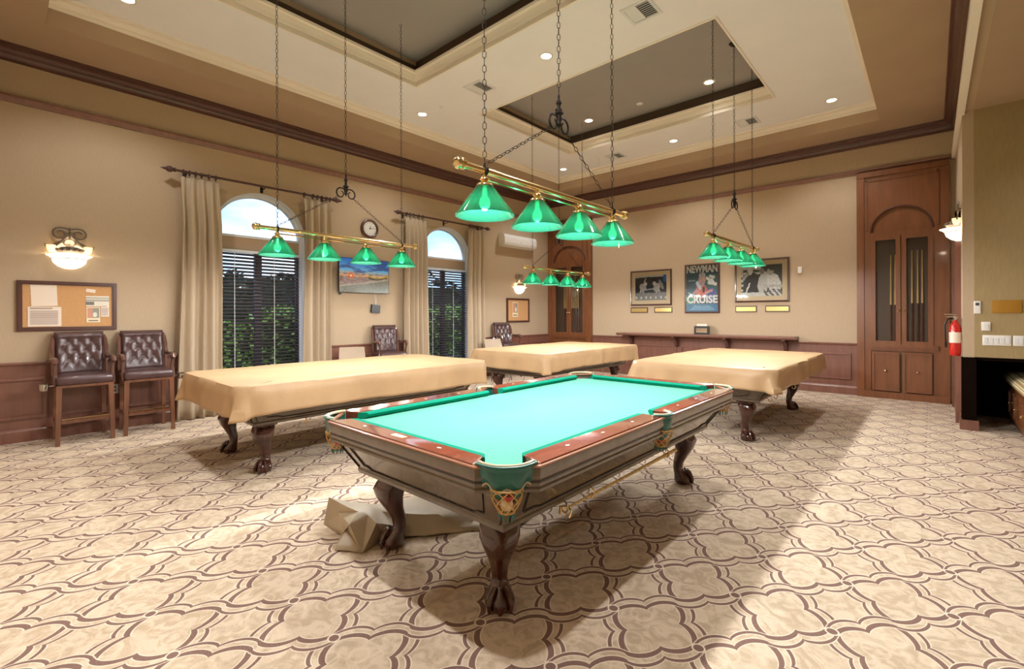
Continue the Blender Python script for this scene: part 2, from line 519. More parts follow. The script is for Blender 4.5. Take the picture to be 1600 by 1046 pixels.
# windows (centre y, half width); round-headed
WINS = [(2.75, 0.665), (6.42, 0.66)]
SILL, SPR, HEAD = 0.30, 2.60, 2.60
wl = MB()
ycur = NY - .1
T0, T1 = LX - 0.26, LX
for cy, hw in WINS:
    wl.box(T0, T1, ycur, cy - hw, 0, 5.1)
    wl.box(T0, T1, cy - hw, cy + hw, 0, SILL)
    n = 24
    arc = [(cy + hw * cos(pi - pi * i / n), SPR + hw * sin(pi - pi * i / n)) for i in range(n + 1)]
    for i in range(n):
        (ya, za), (yb, zb) = arc[i], arc[i + 1]
        wl.add([(x, y, z) for x in (T0, T1) for y, z in ((ya, za), (yb, zb), (yb, 5.1), (ya, 5.1))],
               [(0, 1, 2, 3), (7, 6, 5, 4), (0, 4, 5, 1), (3, 2, 6, 7)])
    ycur = cy + hw
wl.box(T0, T1, ycur, BY + .1, 0, 5.1)
wall_left = struct(wl, 'wall_left', M['wallpaper'])
wall_back = struct(MB().box(LX, RX + .1, BY, BY + .1, 0, 5.1), 'wall_back', M['wallpaper'])
wr_ = MB().box(RX, RX + .10, AY, BY, 0, AZ).box(RX, RX + .1, NY, BY, AZ, 5.1)
wall_right = struct(wr_, 'wall_right', M['wallpaper'])
struct(MB().box(LX, AX, NY - .1, NY, 0, 5.1), 'wall_near', M['wallpaper'])
struct(MB().box(RX + .10, AX, AY, AY + 1.24, 0.88, AZ), 'wall_alcove', M['alcove'])
struct(MB().box(AX, AX + .1, NY, 9.2, 0, AZ + .1), 'wall_alcove_side', M['alcove'])
struct(MB().box(RX + .1, AX, NY, AY, AZ, AZ + .1), 'ceiling_alcove', M['soffit'])
# recess under the alcove wall, its shade deepened into near-black colour
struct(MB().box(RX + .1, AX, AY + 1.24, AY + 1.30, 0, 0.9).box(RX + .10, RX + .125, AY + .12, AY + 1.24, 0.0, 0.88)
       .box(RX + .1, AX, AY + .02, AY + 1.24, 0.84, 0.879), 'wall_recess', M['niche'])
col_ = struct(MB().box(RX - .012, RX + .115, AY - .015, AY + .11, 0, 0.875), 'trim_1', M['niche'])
struct(MB().box(RX - .03, RX + .135, AY - .035, AY + .13, 0, 0.12), 'baseboard_column', M['brown'])

# dropped border, white field with two trays
fr = MB()
ix0, ix1, iy0, iy1 = -6.74, -0.59, 0.37, 9.19
fr.box(LX, RX, NY, iy0, SOF, CEI + .05).box(LX, RX, iy1, BY, SOF, CEI + .05)
fr.box(LX, ix0, iy0, iy1, SOF, CEI + .05).box(ix1, RX, iy0, iy1, SOF, CEI + .05)
struct(fr, 'ceiling_border', M['soffit'])
tx0, tx1 = -5.52, -1.76
TR = [(1.50, 4.10), (5.35, 7.95)]
cf = MB()
cf.box(ix0, tx0, iy0, iy1, CEI, TRA).box(tx1, ix1, iy0, iy1, CEI, TRA)
cf.box(tx0, tx1, iy0, TR[0][0], CEI, TRA).box(tx0, tx1, TR[0][1], TR[1][0], CEI, TRA).box(tx0, tx1, TR[1][1], iy1, CEI, TRA)
struct(cf, 'ceiling', M['ceiling'])
struct(MB().box(LX - .2, AX, NY - .1, BY + .1, TRA, TRA + .05), 'ceiling_tray', M['tray'])
k = 2
for (y0, y1) in TR:
    struct(sweep_rect(tx0, tx1, y0, y1, [(0, 4.85), (0.006, 4.85), (0.006, 5.05), (0, 5.05)]), 'trim_%d' % k, M['trayshade']); k += 1  # dark strip stands in for shade in the cove
    struct(MB().box(tx0 + .0061, tx0 + .02, y0 + .02, y1 - .02, 4.985, 5.049), 'trim_%d' % k, M['soffit']); k += 1
    struct(sweep_rect(tx0, tx1, y0, y1, [(-.002, 4.70), (-.002, 4.685), (.02, 4.685), (.022, 4.72), (.004, 4.724), (.004, 4.752), (.030, 4.756), (.034, 4.768), (.040, 4.79), (.058, 4.815),
                                         (.050, 4.819), (.056, 4.832), (.100, 4.836), (.104, 4.866), (0, 4.866)]), 'trim_%d' % k, M['mould'], smooth=30); k += 1
struct(sweep_rect(ix0, ix1, iy0, iy1, [(0, 4.58), (.016, 4.58), (.018, 4.602), (.004, 4.606), (.006, 4.622), (.03, 4.626), (.040, 4.65), (.066, 4.668), (.058, 4.672), (.10, 4.676), (.10, 4.70), (0, 4.70)]),
       'trim_%d' % k, M['mould'], smooth=30); k += 1
struct(sweep_rect(LX, RX, NY, BY, [(0, 4.235), (.014, 4.235), (.016, 4.26), (.03, 4.27), (.045, 4.29), (.05, 4.32), (.075, 4.345), (.10, 4.355), (.105, 4.375), (.13, 4.38), (.135, 4.40), (0, 4.40)]),
       'trim_%d' % k, M['brown_dark'], smooth=30); k += 1
pr = MB()
RAIL = [(0, 3.785), (.012, 3.785), (.018, 3.80), (.03, 3.815), (.045, 3.83), (.05, 3.845), (.05, 3.86), (0, 3.86)]
sweep_seg(pr, (LX, NY), (LX, BY), (1, 0), RAIL); sweep_seg(pr, (LX, BY), (RX, BY), (0, -1), RAIL)
struct(pr, 'trim_%d' % k, M['brown'], smooth=30); k += 1
struct(MB().box(RX - .045, RX + .02, NY, BY, 3.80, 3.90), 'trim_%d' % k, M['mould']); k += 1

# wainscot
CH = [(0, .845), (.018, .845), (.022, .858), (.04, .866), (.045, .885), (.04, .893), (0, .893)]
BB = [(0, 0), (.022, 0), (.022, .12), (.016, .135), (.012, .15), (0, .15)]
def wainscot(parent, a, b, axis, panels, z1=.845):
    """axis 'y': on the left wall (runs in y); 'x': on the back wall"""
    def P(u, o, z): return (LX + o, u, z) if axis == 'y' else (u, BY - o, z)
    def slab(mb, u0, u1, o0, o1, z0, z1_):
        p, q = P(u0, o0, z0), P(u1, o1, z1_)
        mb.box(min(p[0], q[0]), max(p[0], q[0]), min(p[1], q[1]), max(p[1], q[1]), z0, z1_)
    m0 = MB(); slab(m0, a, b, 0.0005, .012, .0, z1)
    m0.build('wainscot_board', M['brown'], parent, 0)
    for (u0, u1) in panels:
        mp = MB(); w = .032
        slab(mp, u0, u1, .012, .042, .72 - w, .72); slab(mp, u0, u1, .012, .042, .26, .26 + w)
        slab(mp, u0, u0 + w, .012, .042, .26 + w, .72 - w); slab(mp, u1 - w, u1, .012, .042, .26 + w, .72 - w)
        slab(mp, u0 + w, u1 - w, .012, .017, .26 + w, .72 - w)
        slab(mp, u0 + w, u0 + w + .012, .017, .023, .26 + w, .72 - w); slab(mp, u0 + w, u1 - w, .017, .023, .26 + w, .272 + w)
        mp.build('wainscot_panel', M['brown'], parent, 0)
wainscot(wall_left, NY, 2.08, 'y', [(-.30, .42), (.50, .98), (1.06, 1.98)])
wainscot(wall_left, 3.42, 5.75, 'y', [(3.52, 4.22), (4.30, 4.98), (5.06, 5.66)])
wainscot(wall_left, 7.09, BY - .001, 'y', [(7.20, 8.05), (8.15, 8.95), (9.05, 9.75)])
wainscot(wall_back, -6.25, -.95, 'x', [(-6.12, -5.56), (-5.48, -5.16), (-5.08, -4.12), (-4.03, -3.08), (-2.99, -2.04), (-1.95, -1.04)])
cr = MB()
for a, b in ((NY, 2.08), (3.42, 5.75), (7.09, BY)): sweep_seg(cr, (LX, a), (LX, b), (1, 0), CH)
struct(cr, 'trim_%d' % k, M['brown'], smooth=30); k += 1
struct(sweep_seg(MB(), (-6.25, BY), (-.95, BY), (0, -1), CH), 'trim_%d' % k, M['brown'], smooth=30); k += 1
b1 = MB(); sweep_seg(b1, (LX, NY), (LX, BY), (1, 0), [(o + .012, z) for o, z in BB]); struct(b1, 'baseboard_left', M['brown'])
struct(sweep_seg(MB(), (-6.25, BY), (-.95, BY), (0, -1), [(o + .012, z) for o, z in BB]), 'baseboard_back', M['brown'])
struct(sweep_seg(MB(), (LX, NY), (AX, NY), (0, 1), BB), 'baseboard_near', M['brown'])

# right wall door casing (seen edge on)
dr = thing('door_1', None, None, (RX, 0, 0), kind='structure')
MB().box(-.035, -.001, 8.42, 9.58, .01, 2.55).build('door_leaf', M['brown'], dr, 0)
MB().box(-.055, -.001, 8.26, 8.40, 0, 2.70).box(-.055, -.001, 9.60, 9.74, 0, 2.70).box(-.06, -.001, 8.26, 9.74, 2.57, 2.72).build('door_frame', M['brown'], dr, 0)
struct(MB().box(RX - .02, RX - .0005, AY + .13, 8.25, 0, .14), 'baseboard_right', M['brown'])

# windows
for wi, (cy, hw) in enumerate(WINS):
    w = thing('window_%d' % (wi + 1), None, None, (LX - .16, cy, 0), kind='structure')
    h = hw - .002; n = 24
    # reveal lining
    prof = [(-h, SILL + .002)] + [(h * cos(pi - pi * i / n), SPR + h * sin(pi - pi * i / n)) for i in range(n + 1)] + [(h, SILL + .002)]
    inn = [(y * (1 - .05 / h), z if i in (0, len(prof) - 1) else (SPR + (z - SPR) * (1 - .05 / h))) for i, (y, z) in enumerate(prof)]
    f = MB(); rings = []
    for (yo, zo), (yi, zi) in zip(prof, inn):
        rings.append([(-.04, yo, zo), (.04, yo, zo), (.04, yi, zi), (-.04, yi, zi)])
    f.loft(rings)
    f.box(-.04, .04, -h, h, SILL + .002, SILL + .06).box(-.04, .04, -h + .04, h - .04, 2.585, 2.62)
    f.build('window_frame', M['winwhite'], w)
    l = MB(); rings = [[(-.04 + .03, y * .999, z), (.159, y * .999, z), (.159, y * .985, z - (.008 if 0 < i < len(prof) - 1 else 0)), (-.01, y * .985, z - (.008 if 0 < i < len(prof) - 1 else 0))] for i, (y, z) in enumerate(prof)]
    l.loft(rings); l.build('window_reveal', M['winwhite'], w)
    MB().box(-.045, .045, -h + .05, h - .05, 2.40, 2.585).build('transom_panel', M['band'], w, 0)
    MB().box(-.03, .03, -.05, .05, SILL + .06, 2.40).build('mullion', M['mullion'], w, 0)
    MB().box(-.035, .035, -h + .05, -h + .09, SILL + .06, 2.40).box(-.035, .035, h - .09, h - .05, SILL + .06, 2.40).build('jamb', M['mullion'], w, 0)
    pg = MB(); pts = [(y * (1 - .05 / h), z) for y, z in [(h * cos(pi - pi * i / n), SPR + .02 + (h - .03) * sin(pi - pi * i / n)) for i in range(n + 1)]]
    pg.add([(0, y, z) for y, z in pts], [tuple(range(len(pts)))]); pg.build('pane', M['glass'], w, 0)
    MB().add([(0, -h + .09, SILL + .06), (0, -.05, SILL + .06), (0, -.05, 2.4), (0, -h + .09, 2.4)], [(0, 1, 2, 3)]).build('pane', M['glass'], w, 0)
    MB().add([(0, .05, SILL + .06), (0, h - .09, SILL + .06), (0, h - .09, 2.4), (0, .05, 2.4)], [(0, 1, 2, 3)]).build('pane', M['glass'], w, 0)
    MB().box(.04, .20, -h, h, SILL + .002, SILL + .03).build('window_sill', M['winwhite'], w, 0)

# outdoors
struct(MB().box(-40, LX - .3, -20, 40, -.3, -.15), 'ground', M['grass'])
def hedge(name, label, cat, x0, x1, y0, y1, h, n, m, sz, core):
    rnd = random.Random(int(h * 100) + n)
    t = thing(name, label, cat, ((x0 + x1) / 2, (y0 + y1) / 2, -.15), kind='stuff')
    cx, cy = (x0 + x1) / 2, (y0 + y1) / 2
    mb = MB()
    for i in range(n):
        y = rnd.uniform(y0, y1) - cy
        top = h * (0.9 + .1 * sin(y * 1.7 + h) + .05 * sin(y * 5.1))
        z = rnd.uniform(.05, top); x = rnd.choice((x1 - cx + rnd.uniform(-.12, .05), rnd.uniform(x0, x1) - cx))
        if rnd.random() < .25: z = top + rnd.uniform(-.06, .04); x = rnd.uniform(x0, x1) - cx
        a, b2 = rnd.uniform(0, 2 * pi), rnd.uniform(-1, 1)
        u = Vector((cos(a) * .4, sin(a), b2)).normalized() * sz; v = u.cross(Vector((rnd.uniform(-1, 1), rnd.uniform(-.3, .3), 1))).normalized() * sz * .55
        c = Vector((x, y, z))
        mb.add([c - u, c + v, c + u, c - v], [(0, 1, 2, 3)])
    mb.build('foliage', m, t, 0, kind='stuff', weld=False)
    MB().box(x0 - cx + .1, x1 - cx - .15, y0 - cy, y1 - cy, 0, h * .84).build('branches', core, t, 0)
hedge('hedge', 'bright green leafy hedge seen through the window blinds', 'hedge', -10.6, -9.6, 1.0, 16, 1.75, 7000, M['leaf'], .07, M['leafdark'])
hedge('tree_row', 'dark evergreen trees behind the hedge outside the windows', 'trees', -14.5, -13.2, 0.5, 22, 3.0, 5000, M['leafdark'], .12, M['leafdark'])

# ================================================================== built-in cue cabinets on the back wall
def cue_cabinet(x0, x1, label, cues, knobs):
    c = (x0 + x1) / 2; t = thing('cue_cabinet', label, 'cabinet', (c, BY, 0), group=None)
    hw = (x1 - x0) / 2; F = -.055
    ai = hw - .19                                 # half width of the arched panel
    m = MB()
    # front frame pieces, y from F to 0
    def b(u0, u1, z0, z1, f=F): m.box(u0, u1, f, -.001, z0, z1)
    b(-hw, -hw + .10, 0, 3.785, F - .02); b(hw - .10, hw, 0, 3.785, F - .02)
    b(-hw + .10, -ai, 0, 3.785); b(ai, hw - .10, 0, 3.785)
    b(-ai, ai, 0, .10); b(-ai, ai, .78, .84); b(-ai, ai, 2.68, 2.76)
    b(-hw, hw, 3.70, 3.785, F - .03)
    n = 20; rise = .40
    for i in range(n):
        a0, a1 = pi - pi * i / n, pi - pi * (i + 1) / n
        p0, p1 = (ai * cos(a0), 2.76 + rise * sin(a0)), (ai * cos(a1), 2.76 + rise * sin(a1))
        m.add([(x, y, z) for y in (F, -.02) for x, z in (p0, p1, (p1[0], 3.70), (p0[0], 3.70))], [(0, 1, 2, 3), (0, 4, 5, 1)])
    m.build('carcass', M['cabinet'], t, 0)
    MB().box(-ai, ai, -.022, -.001, 2.76, 3.2).build('arched_panel', M['cabinet'], t, 0)
    am = MB(); am.tube([(ai * cos(pi - pi * i / 24), F - .004, 2.76 + rise * sin(pi - pi * i / 24)) for i in range(25)], .014, 6)
    am.build('arch_moulding', M['brown_dark'], t)
    fm = MB()                                     # big upper panel moulding
    for (u0, u1, z0, z1) in ((-hw + .12, hw - .12, 3.62, 3.645), (-hw + .12, -hw + .145, 2.80, 3.645), (hw - .145, hw - .12, 2.80, 3.645)):
        fm.box(u0, u1, F - .014, F, z0, z1)
    fm.build('panel_moulding', M['cabinet'], t, 0)
    MB().box(-ai - .06, ai + .06, F - .035, F, .84, .862).box(-ai - .06, ai + .06, F - .022, F, .862, .89).box(-ai - .06, ai + .06, F - .015, F, .80, .84).build('waist_ledge', M['cabinet'], t, 0)
    MB().box(-hw, hw, F - .045, F - .021, 0, .11).build('plinth', M['cabinet'], t, 0)
    MB().box(-ai, ai, -.012, -.001, .89, 2.68).build('back_panel', M['niche_back'], t, 0)
    for s in (-1, 1):
        u0, u1 = (-ai, -.005) if s < 0 else (.005, ai)
        d = MB(); w = .062
        d.box(u0, u0 + w, F - .018, F + .006, .89, 2.68).box(u1 - w, u1, F - .018, F + .006, .89, 2.68)
        d.box(u0 + w, u1 - w, F - .018, F + .006, .89, .95).box(u0 + w, u1 - w, F - .018, F + .006, 2.62, 2.68)
        do = d.build('glass_door', M['cabinet'], t, 0)
        MB().add([(u0 + w, F, .95), (u1 - w, F, .95), (u1 - w, F, 2.62), (u0 + w, F, 2.62)], [(0, 1, 2, 3)]).build('pane', M['cabglass'], do, 0)
        MB().ball((s * .036, F - .04, 1.45), .02).tube([(s * .036, F - .018, 1.45), (s * .036, F - .04, 1.45)], .008, 6).build('knob', M['brass'], do)
        l = MB(); l.box(u0 + .01, u1 - .01, F - .018, F, .12, .77)
        w2 = .055
        lo = l.build('lower_door', M['cabinet'], t, 0)
        r = MB()
        for (a, b2, z0, z1) in ((u0 + .02, u1 - .02, .735, .76), (u0 + .02, u1 - .02, .13, .155), (u0 + .02, u0 + .045, .155, .735), (u1 - .045, u1 - .02, .155, .735)):
            r.box(a, b2, F - .036, F - .018, z0, z1)
        r.build('door_moulding', M['cabinet'], lo, 0)
        MB().ball((s * .2, F - .05, .46), .018).tube([(s * .2, F - .018, .46), (s * .2, F - .05, .46)], .007, 6).build('knob', M['brass'], lo)
    return t
M['niche_back'] = mat('cabinet_back_board', (86, 66, 52), 0.6)
def cue(x, y, z, L, label, group=None):
    t = thing('cue_stick', label, 'cue stick', (x, y, z), group=group)
    MB().lathe([(.015, 0), (.0145, .02), (.013, L * .42)], 8).build('butt', M['cuebutt'], t)
    MB().lathe([(.0128, L * .42), (.0075, L - .02), (.0065, L)], 8).build('shaft', M['cue'], t)
    return t
cl_ = cue_cabinet(-7.585, -6.25, 'left brown built-in cue cabinet with arched head in the far corner', 0, 0)
cr_ = cue_cabinet(-0.95, RX - .07, 'right brown built-in cue cabinet with arched head beside the red extinguisher', 0, 0)
for i, x in enumerate((-.50, -.445)):
    cue(x, BY - .035, .951, 1.42, ('left', 'right')[i] + ' maple cue of the two behind the left door of the right cabinet', 'cues behind the left door of the right cabinet')
for i, x in enumerate((-.235, -.165, -.11)):
    cue(x, BY - .035, .951, 1.47, ('leftmost', 'middle', 'rightmost')[i] + ' maple cue behind the right door of the right cabinet', 'cues behind the right door of the right cabinet')
for i, x in enumerate((-7.08, -7.03)):
    cue(x, BY - .035, .951, 1.45, ('left', 'right')[i] + ' maple cue of the two behind the left door of the corner cabinet', 'cues behind the left door of the corner cabinet')
for i, x in enumerate((-6.84, -6.78, -6.72, -6.66)):
    cue(x, BY - .035, .951, 1.45, ('leftmost', 'second from left', 'third from left', 'rightmost')[i] + ' maple cue behind the right door of the corner cabinet', 'cues behind the right door of the corner cabinet')

# ================================================================== POOL TABLE (local origin on the floor under its centre)
def sgn4(): return ((-1, -1), (1, -1), (1, 1), (-1, 1))
def pool_table(label, group=None):
    t = thing('pool_table', label, 'pool table')
    HX, HY = .80, 1.425
    wx, wy = .68, 1.325
    # slate bed with clipped corners
    cx_, cy_ = .555, 1.20
    MB().prism([(-wx, -cy_), (-cx_, -wy), (cx_, -wy), (wx, -cy_), (wx, -.075), (wx - .02, -.06), (wx - .02, .06), (wx, .075), (wx, cy_), (cx_, wy), (-cx_, wy), (-wx, cy_),
                (-wx, .075), (-wx + .02, .06), (-wx + .02, -.06), (-wx, -.075)], .72, .757).build('bed_cloth', M['felt'], t, 0)
    # rails and cushions
    prof = [(0, .797), (-.034, .798), (-.047, .786), (-.036, .770), (-.02, .7575), (0, .7575)]
    def rail(poly, nm='rail'):
        m = MB()
        c = Vector((sum(p[0] for p in poly) / len(poly), sum(p[1] for p in poly) / len(poly)))
        def ins(k): return [tuple(Vector(p) + (c - Vector(p)).normalized() * k) for p in poly]
        m.loft([[(x, y, z) for x, y in q] for q, z in ((poly, .735), (poly, .794), (ins(.004), .799), (ins(.009), .801))])
        return m.build(nm, M['mahogany'], t, 25)
    for s in (-1, 1):
        for e in (-1, 1):
            r = rail([(s * wx, e * .07), (s * HX, e * .085), (s * HX, e * 1.235), (s * wx, e * 1.195)])
            st = MB()
            for d in (.318, .635, .95):
                y = e * d; x = s * (wx + .055)
                st.add([(x - .009, y, .8018), (x, y - .017, .8018), (x + .009, y, .8018), (x, y + .017, .8018)], [(0, 1, 2, 3)])
            st.build('sights', M['sight'], r, 0)
            c = MB(); rings = []
            for yb, yn in ((.062, .085), (1.205, 1.155)):
                rings.append([(s * (wx + o), e * (yb + (yn - yb) * min(1, abs(o) / .047)), z) for o, z in prof])
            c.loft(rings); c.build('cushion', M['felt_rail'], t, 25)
        r = rail([(-.555, s * wy), (.555, s * wy), (.60, s * HY), (-.60, s * HY)])
        st = MB()
        for d in (-.318, 0, .318):
            if s < 0 and d == 0: continue
            st.add([(d - .017, s * 1.37, .8018), (d, s * 1.37 - .009, .8018), (d + .017, s * 1.37, .8018), (d, s * 1.37 + .009, .8018)], [(0, 1, 2, 3)])
        if s < 0: st.mi = st.mi
        st.build('sights', M['sight'], r, 0)
        if s < 0: MB().box(-.05, .05, -1.385, -1.355, .801, .8025).build('name_plate', M['plate'], r, 0)
        c = MB(); rings = []
        for sx in (-1, 1):
            rings.append([(sx * (.57 + (.52 - .57) * min(1, abs(o) / .047)), s * (wy + o), z) for o, z in prof])
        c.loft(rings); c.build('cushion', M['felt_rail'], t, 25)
    # apron under the rails
    def octo(k, z, ch=.19): 
        X, Y = HX + k, HY + k
        return [(-X + ch, -Y, z), (X - ch, -Y, z), (X, -Y + ch, z), (X, Y - ch, z), (X - ch, Y, z), (-X + ch, Y, z), (-X, Y - ch, z), (-X, -Y + ch, z)]
    a = MB(); a.loft([octo(.0045, .7825), octo(.009, .785), octo(.009, .791), octo(.004, .7945), octo(-.006, .7945), octo(-.006, .7825)], caps=False)
    a.build('edge_moulding', M['copper'], t, 30)
    a = MB(); a.loft([octo(-.002, .784), octo(.004, .782), octo(.005, .748), octo(-.004, .728), octo(-.008, .700), octo(-.002, .692), octo(-.002, .680), octo(-.03, .676), octo(-.12, .676), octo(-.12, .75)], caps=False)
    for i in range(1): pass
    a.build('apron', M['tablewood'], t, 30)
    MB().loft([octo(-.0030, .728), octo(-.0040, .724), octo(-.0050, .716)], caps=False).build('apron_groove', M['darkline'], t, 0)
    # tapered cabinet
    def rect(x, y, z): return [(-x, -y, z), (x, -y, z), (x, y, z), (-x, y, z)]
    b = MB(); b.loft([rect(.735, 1.36, .68), rect(.72, 1.345, .665), rect(.60, 1.245, .485), rect(.605, 1.25, .475), rect(.60, 1.245, .455), rect(.585, 1.23, .45)])
    b.build('cabinet_body', M['tablewood'], t, 0)
    g = MB()
    def pt(u, v, side):
        # v 0..1 from top to bottom of the sloped side
        x = .722 + (.602 - .722) * v; y = 1.347 + (1.247 - 1.347) * v; z = .665 + (.485 - .665) * v
        k = .002
        return {0: (u * x, -y - k, z), 1: (x + k, u * y, z), 2: (u * x, y + k, z), 3: (-x - k, u * y, z)}[side]
    for side in range(4):
        e = .80 if side in (0, 2) else .90
        for path in ([(-e, .10), (e, .10), (e, .80), (e - .06, .80), (e - .10, .90), (-e + .10, .90), (-e + .06, .80), (-e, .80)],):
            g.tube([pt(u, v, side) for u, v in path], .0045, 5, closed=True)
        for u in (-.97, .97):
            g.tube([pt(u, .02, side), pt(u, .98, side)], .004, 5)
    g.build('panel_grooves', M['darkline'], t)
    # legs
    for sx, sy in sgn4():
        m = MB(); rings = []
        L = [(.455, .0, .078, 4), (.44, .0, .10, 4), (.425, .0, .10, 4), (.418, .0, .078, 4), (.40, .008, .082, 5), (.36, .030, .083, 4), (.30, .026, .070, 3.2), (.24, .004, .052, 2.8), (.18, -.022, .041, 2.4),
             (.13, -.028, .037, 2.2), (.105, -.020, .042, 2.2), (.085, -.004, .050, 2.1), (.06, .010, .062, 2.1), (.035, .014, .066, 2.1), (.012, .014, .060, 2.1), (.0, .014, .045, 2.1)]
        ox, oy = sx * .44, sy * 1.10
        for z, o, w, p in L:
            ring = []
            for j in range(24):
                a_ = 2 * pi * (j + .5) / 24; c_, s_ = cos(a_), sin(a_)
                r = w / ((abs(c_) ** p + abs(s_) ** p) ** (1 / p))
                if z < .095: r *= 1 + .10 * max(0, cos(4 * (a_ - atan2(sy, sx)))) 
                ring.append((ox + sx * o * .75 + r * c_, oy + sy * o * .75 + r * s_, z))
            rings.append(ring)
        m.loft(rings[::-1]); lg = m.build('leg', M['legwood'], t, 40)
        tm = MB()
        for kk in (-1, 0, 1):
            aa = atan2(sy, sx) + kk * .75
            bx, by = ox + sx * .010, oy + sy * .010
            tm.tube([(bx + cos(aa) * .030, by + sin(aa) * .030, .115), (bx + cos(aa) * .058, by + sin(aa) * .058, .085), (bx + cos(aa) * .076, by + sin(aa) * .076, .045), (bx + cos(aa) * .073, by + sin(aa) * .073, .012)],
                    [.010, .014, .014, .009], 6)
        tm.build('claw', M['legwood'], lg)
    # pockets
    def pocket(cx, cy, ang, R, span, label=None):
        m = MB(); n = 26
        def shield(u, v):
            a_ = ang + (u - .5) * 2 * span
            ear = .5 + .5 * cos((u - .5) * 2 * pi * 1.0)
            drop = .105 * (.80 + .2 * ear) - .012 * cos((u - .5) * 2 * pi * 3)
            r = R * (1 - .14 * v * v) + .004 * sin(v * pi) + (.010 if v < .12 else 0)
            return (cx + r * cos(a_), cy + r * sin(a_), .803 - drop * v)
        m.grid(shield, n, 8)
        p = m.build('pocket', M['leather_green'], t, 50)
        md = p.modifiers.new('s', 'SOLIDIFY'); md.thickness = .008; md.offset = -1
        e = MB(); e.tube([shield(i / n, 1) for i in range(n + 1)], .0045, 6)
        e.tube([shield(0, v / 6) for v in range(7)], .0045, 5); e.tube([shield(1, v / 6) for v in range(7)], .0045, 5)
        e.build('piping', M['piping'], p)
        rr = MB(); rr.tube([(cx + (R - .012) * cos(ang + (i / n - .5) * 2 * span), cy + (R - .012) * sin(ang + (i / n - .5) * 2 * span), .803) for i in range(n + 1)], .009, 8)
        rr.build('pocket_rim', M['piping'], p)
        cu = MB(); k = R * .72
        cu.lathe([(k, .756), (k, .70), (k * .8, .66), (k * .5, .64)], 18, (cx + cos(ang) * .01, cy + sin(ang) * .01, 0), caps=False)
        cu.add([(cx + cos(ang) * .01 + k * .5 * cos(2 * pi * j / 18), cy + sin(ang) * .01 + k * .5 * sin(2 * pi * j / 18), .64) for j in range(18)], [tuple(range(18))])
        cu.build('pocket_liner', M['leather_green'], p)
        # hanging diamond net
        nx, ny = cx + cos(ang) * (R - .066), cy + sin(ang) * (R - .066)
        nt_ = MB()
        def np_(a_, v): 
            r = .068 + .004 * sin(v * pi) - .036 * v ** 1.6
            return (nx + r * cos(a_), ny + r * sin(a_), .705 - .10 * v)
        for j in range(9):
            for d in (-1, 1):
                nt_.tube([np_(2 * pi * j / 9 + d * v / 8 * 1.5, v / 8) for v in range(9)], .0024, 4, caps=False)
        nt_.tube([np_(2 * pi * j / 16, 0) for j in range(16)], .004, 5, closed=True)
        nt_.tube([np_(2 * pi * j / 16, 1) for j in range(16)], .005, 5, closed=True)
        nt_.build('pocket_net', M['net'], p)
        fr_ = MB()
        for j in range(10):
            a_ = 2 * pi * j / 10
            fr_.tube([np_(a_, 1), (nx + .034 * cos(a_), ny + .034 * sin(a_), .592), (nx + .030 * cos(a_), ny + .030 * sin(a_), .570)], [.004, .005, .002], 5)
        fr_.build('fringe', M['leather_green'], p)
        return (nx, ny)
    spots = []
    for sx, sy in sgn4():
        spots.append(pocket(sx * .648, sy * 1.278, atan2(sy, sx), .138, radians(62)))
    for sx in (-1, 1):
        spots.append(pocket(sx * .735, 0, 0 if sx > 0 else pi, .088, radians(80)))
    # brass hooks with the bridge stick below the apron
    for y in (-.80, -.55, .42):
        h = MB(); h.tube([(.60, y, .47), (.625, y, .452), (.63, y, .425), (.615, y, .405), (.595, y, .412), (.59, y, .43)], .005, 6)
        h.build('cue_hook', M['brass'], t)
    return t, spots

T1, spots = pool_table('uncovered pool table with bright green cloth in the foreground')
T1.location = (-1.995, 2.735, 0)
TC = [(-4.93, 2.74), (-4.93, 6.76), (-1.98, 6.72)]
names3 = ['pool table under the tan cover nearest the left windows', 'pool table under the tan cover at the far left', 'pool table under the tan cover at the far right']
for (x, y), nm in zip(TC, names3):
    dup(T1, (x, y, 0), label=nm)
def stick_tree(loc, label):
    s = thing('bridge_stick', label, 'bridge stick', loc)
    MB().lathe([(.006, -.68), (.009, 0), (.013, .60), (.014, .68)], 8, axis='y').build('shaft', M['cue'], s)
    MB().tube([(-.03, -.70, -.035), (-.035, -.69, 0), (0, -.68, .012), (.035, -.69, 0), (.03, -.70, -.035)], .005, 6).tube([(0, -.68, .01), (0, -.70, -.03)], .005, 6).build('bridge_head', M['brass'], s)
    return s
stick_tree((T1.location.x + .609, T1.location.y - .10, .422), 'thin bridge stick hung on brass hooks under the green table')
for (k2, mm, dz, lb) in ((1, 'ball_cream', .632, 'cream ball hanging in the net of the nearest corner pocket'), (1, 'ball_red', .640, 'red ball hanging in the net of the nearest corner pocket'),
                         (0, 'ball_red', .645, 'red ball hanging in the left front pocket net'), (5, 'ball_red', .645, 'dark red ball in the net of the right side pocket'),
                         (2, 'ball_orange', .645, 'orange ball in the net of the far right corner pocket')):
    px, py = spots[k2]
    off = .026 if (k2 == 1 and dz < .635) else (-.004 if k2 == 1 else 0)
    o = MB().ball((0, 0, 0), .028, 16, 10).build('billiard_ball', M[mm], None, 60)
    o.location = (T1.location.x + px + (0.008 if k2 == 1 and dz > .635 else 0), T1.location.y + py, dz + (.032 if k2 == 1 and dz > .635 else 0))
    tag(o, lb, 'ball')

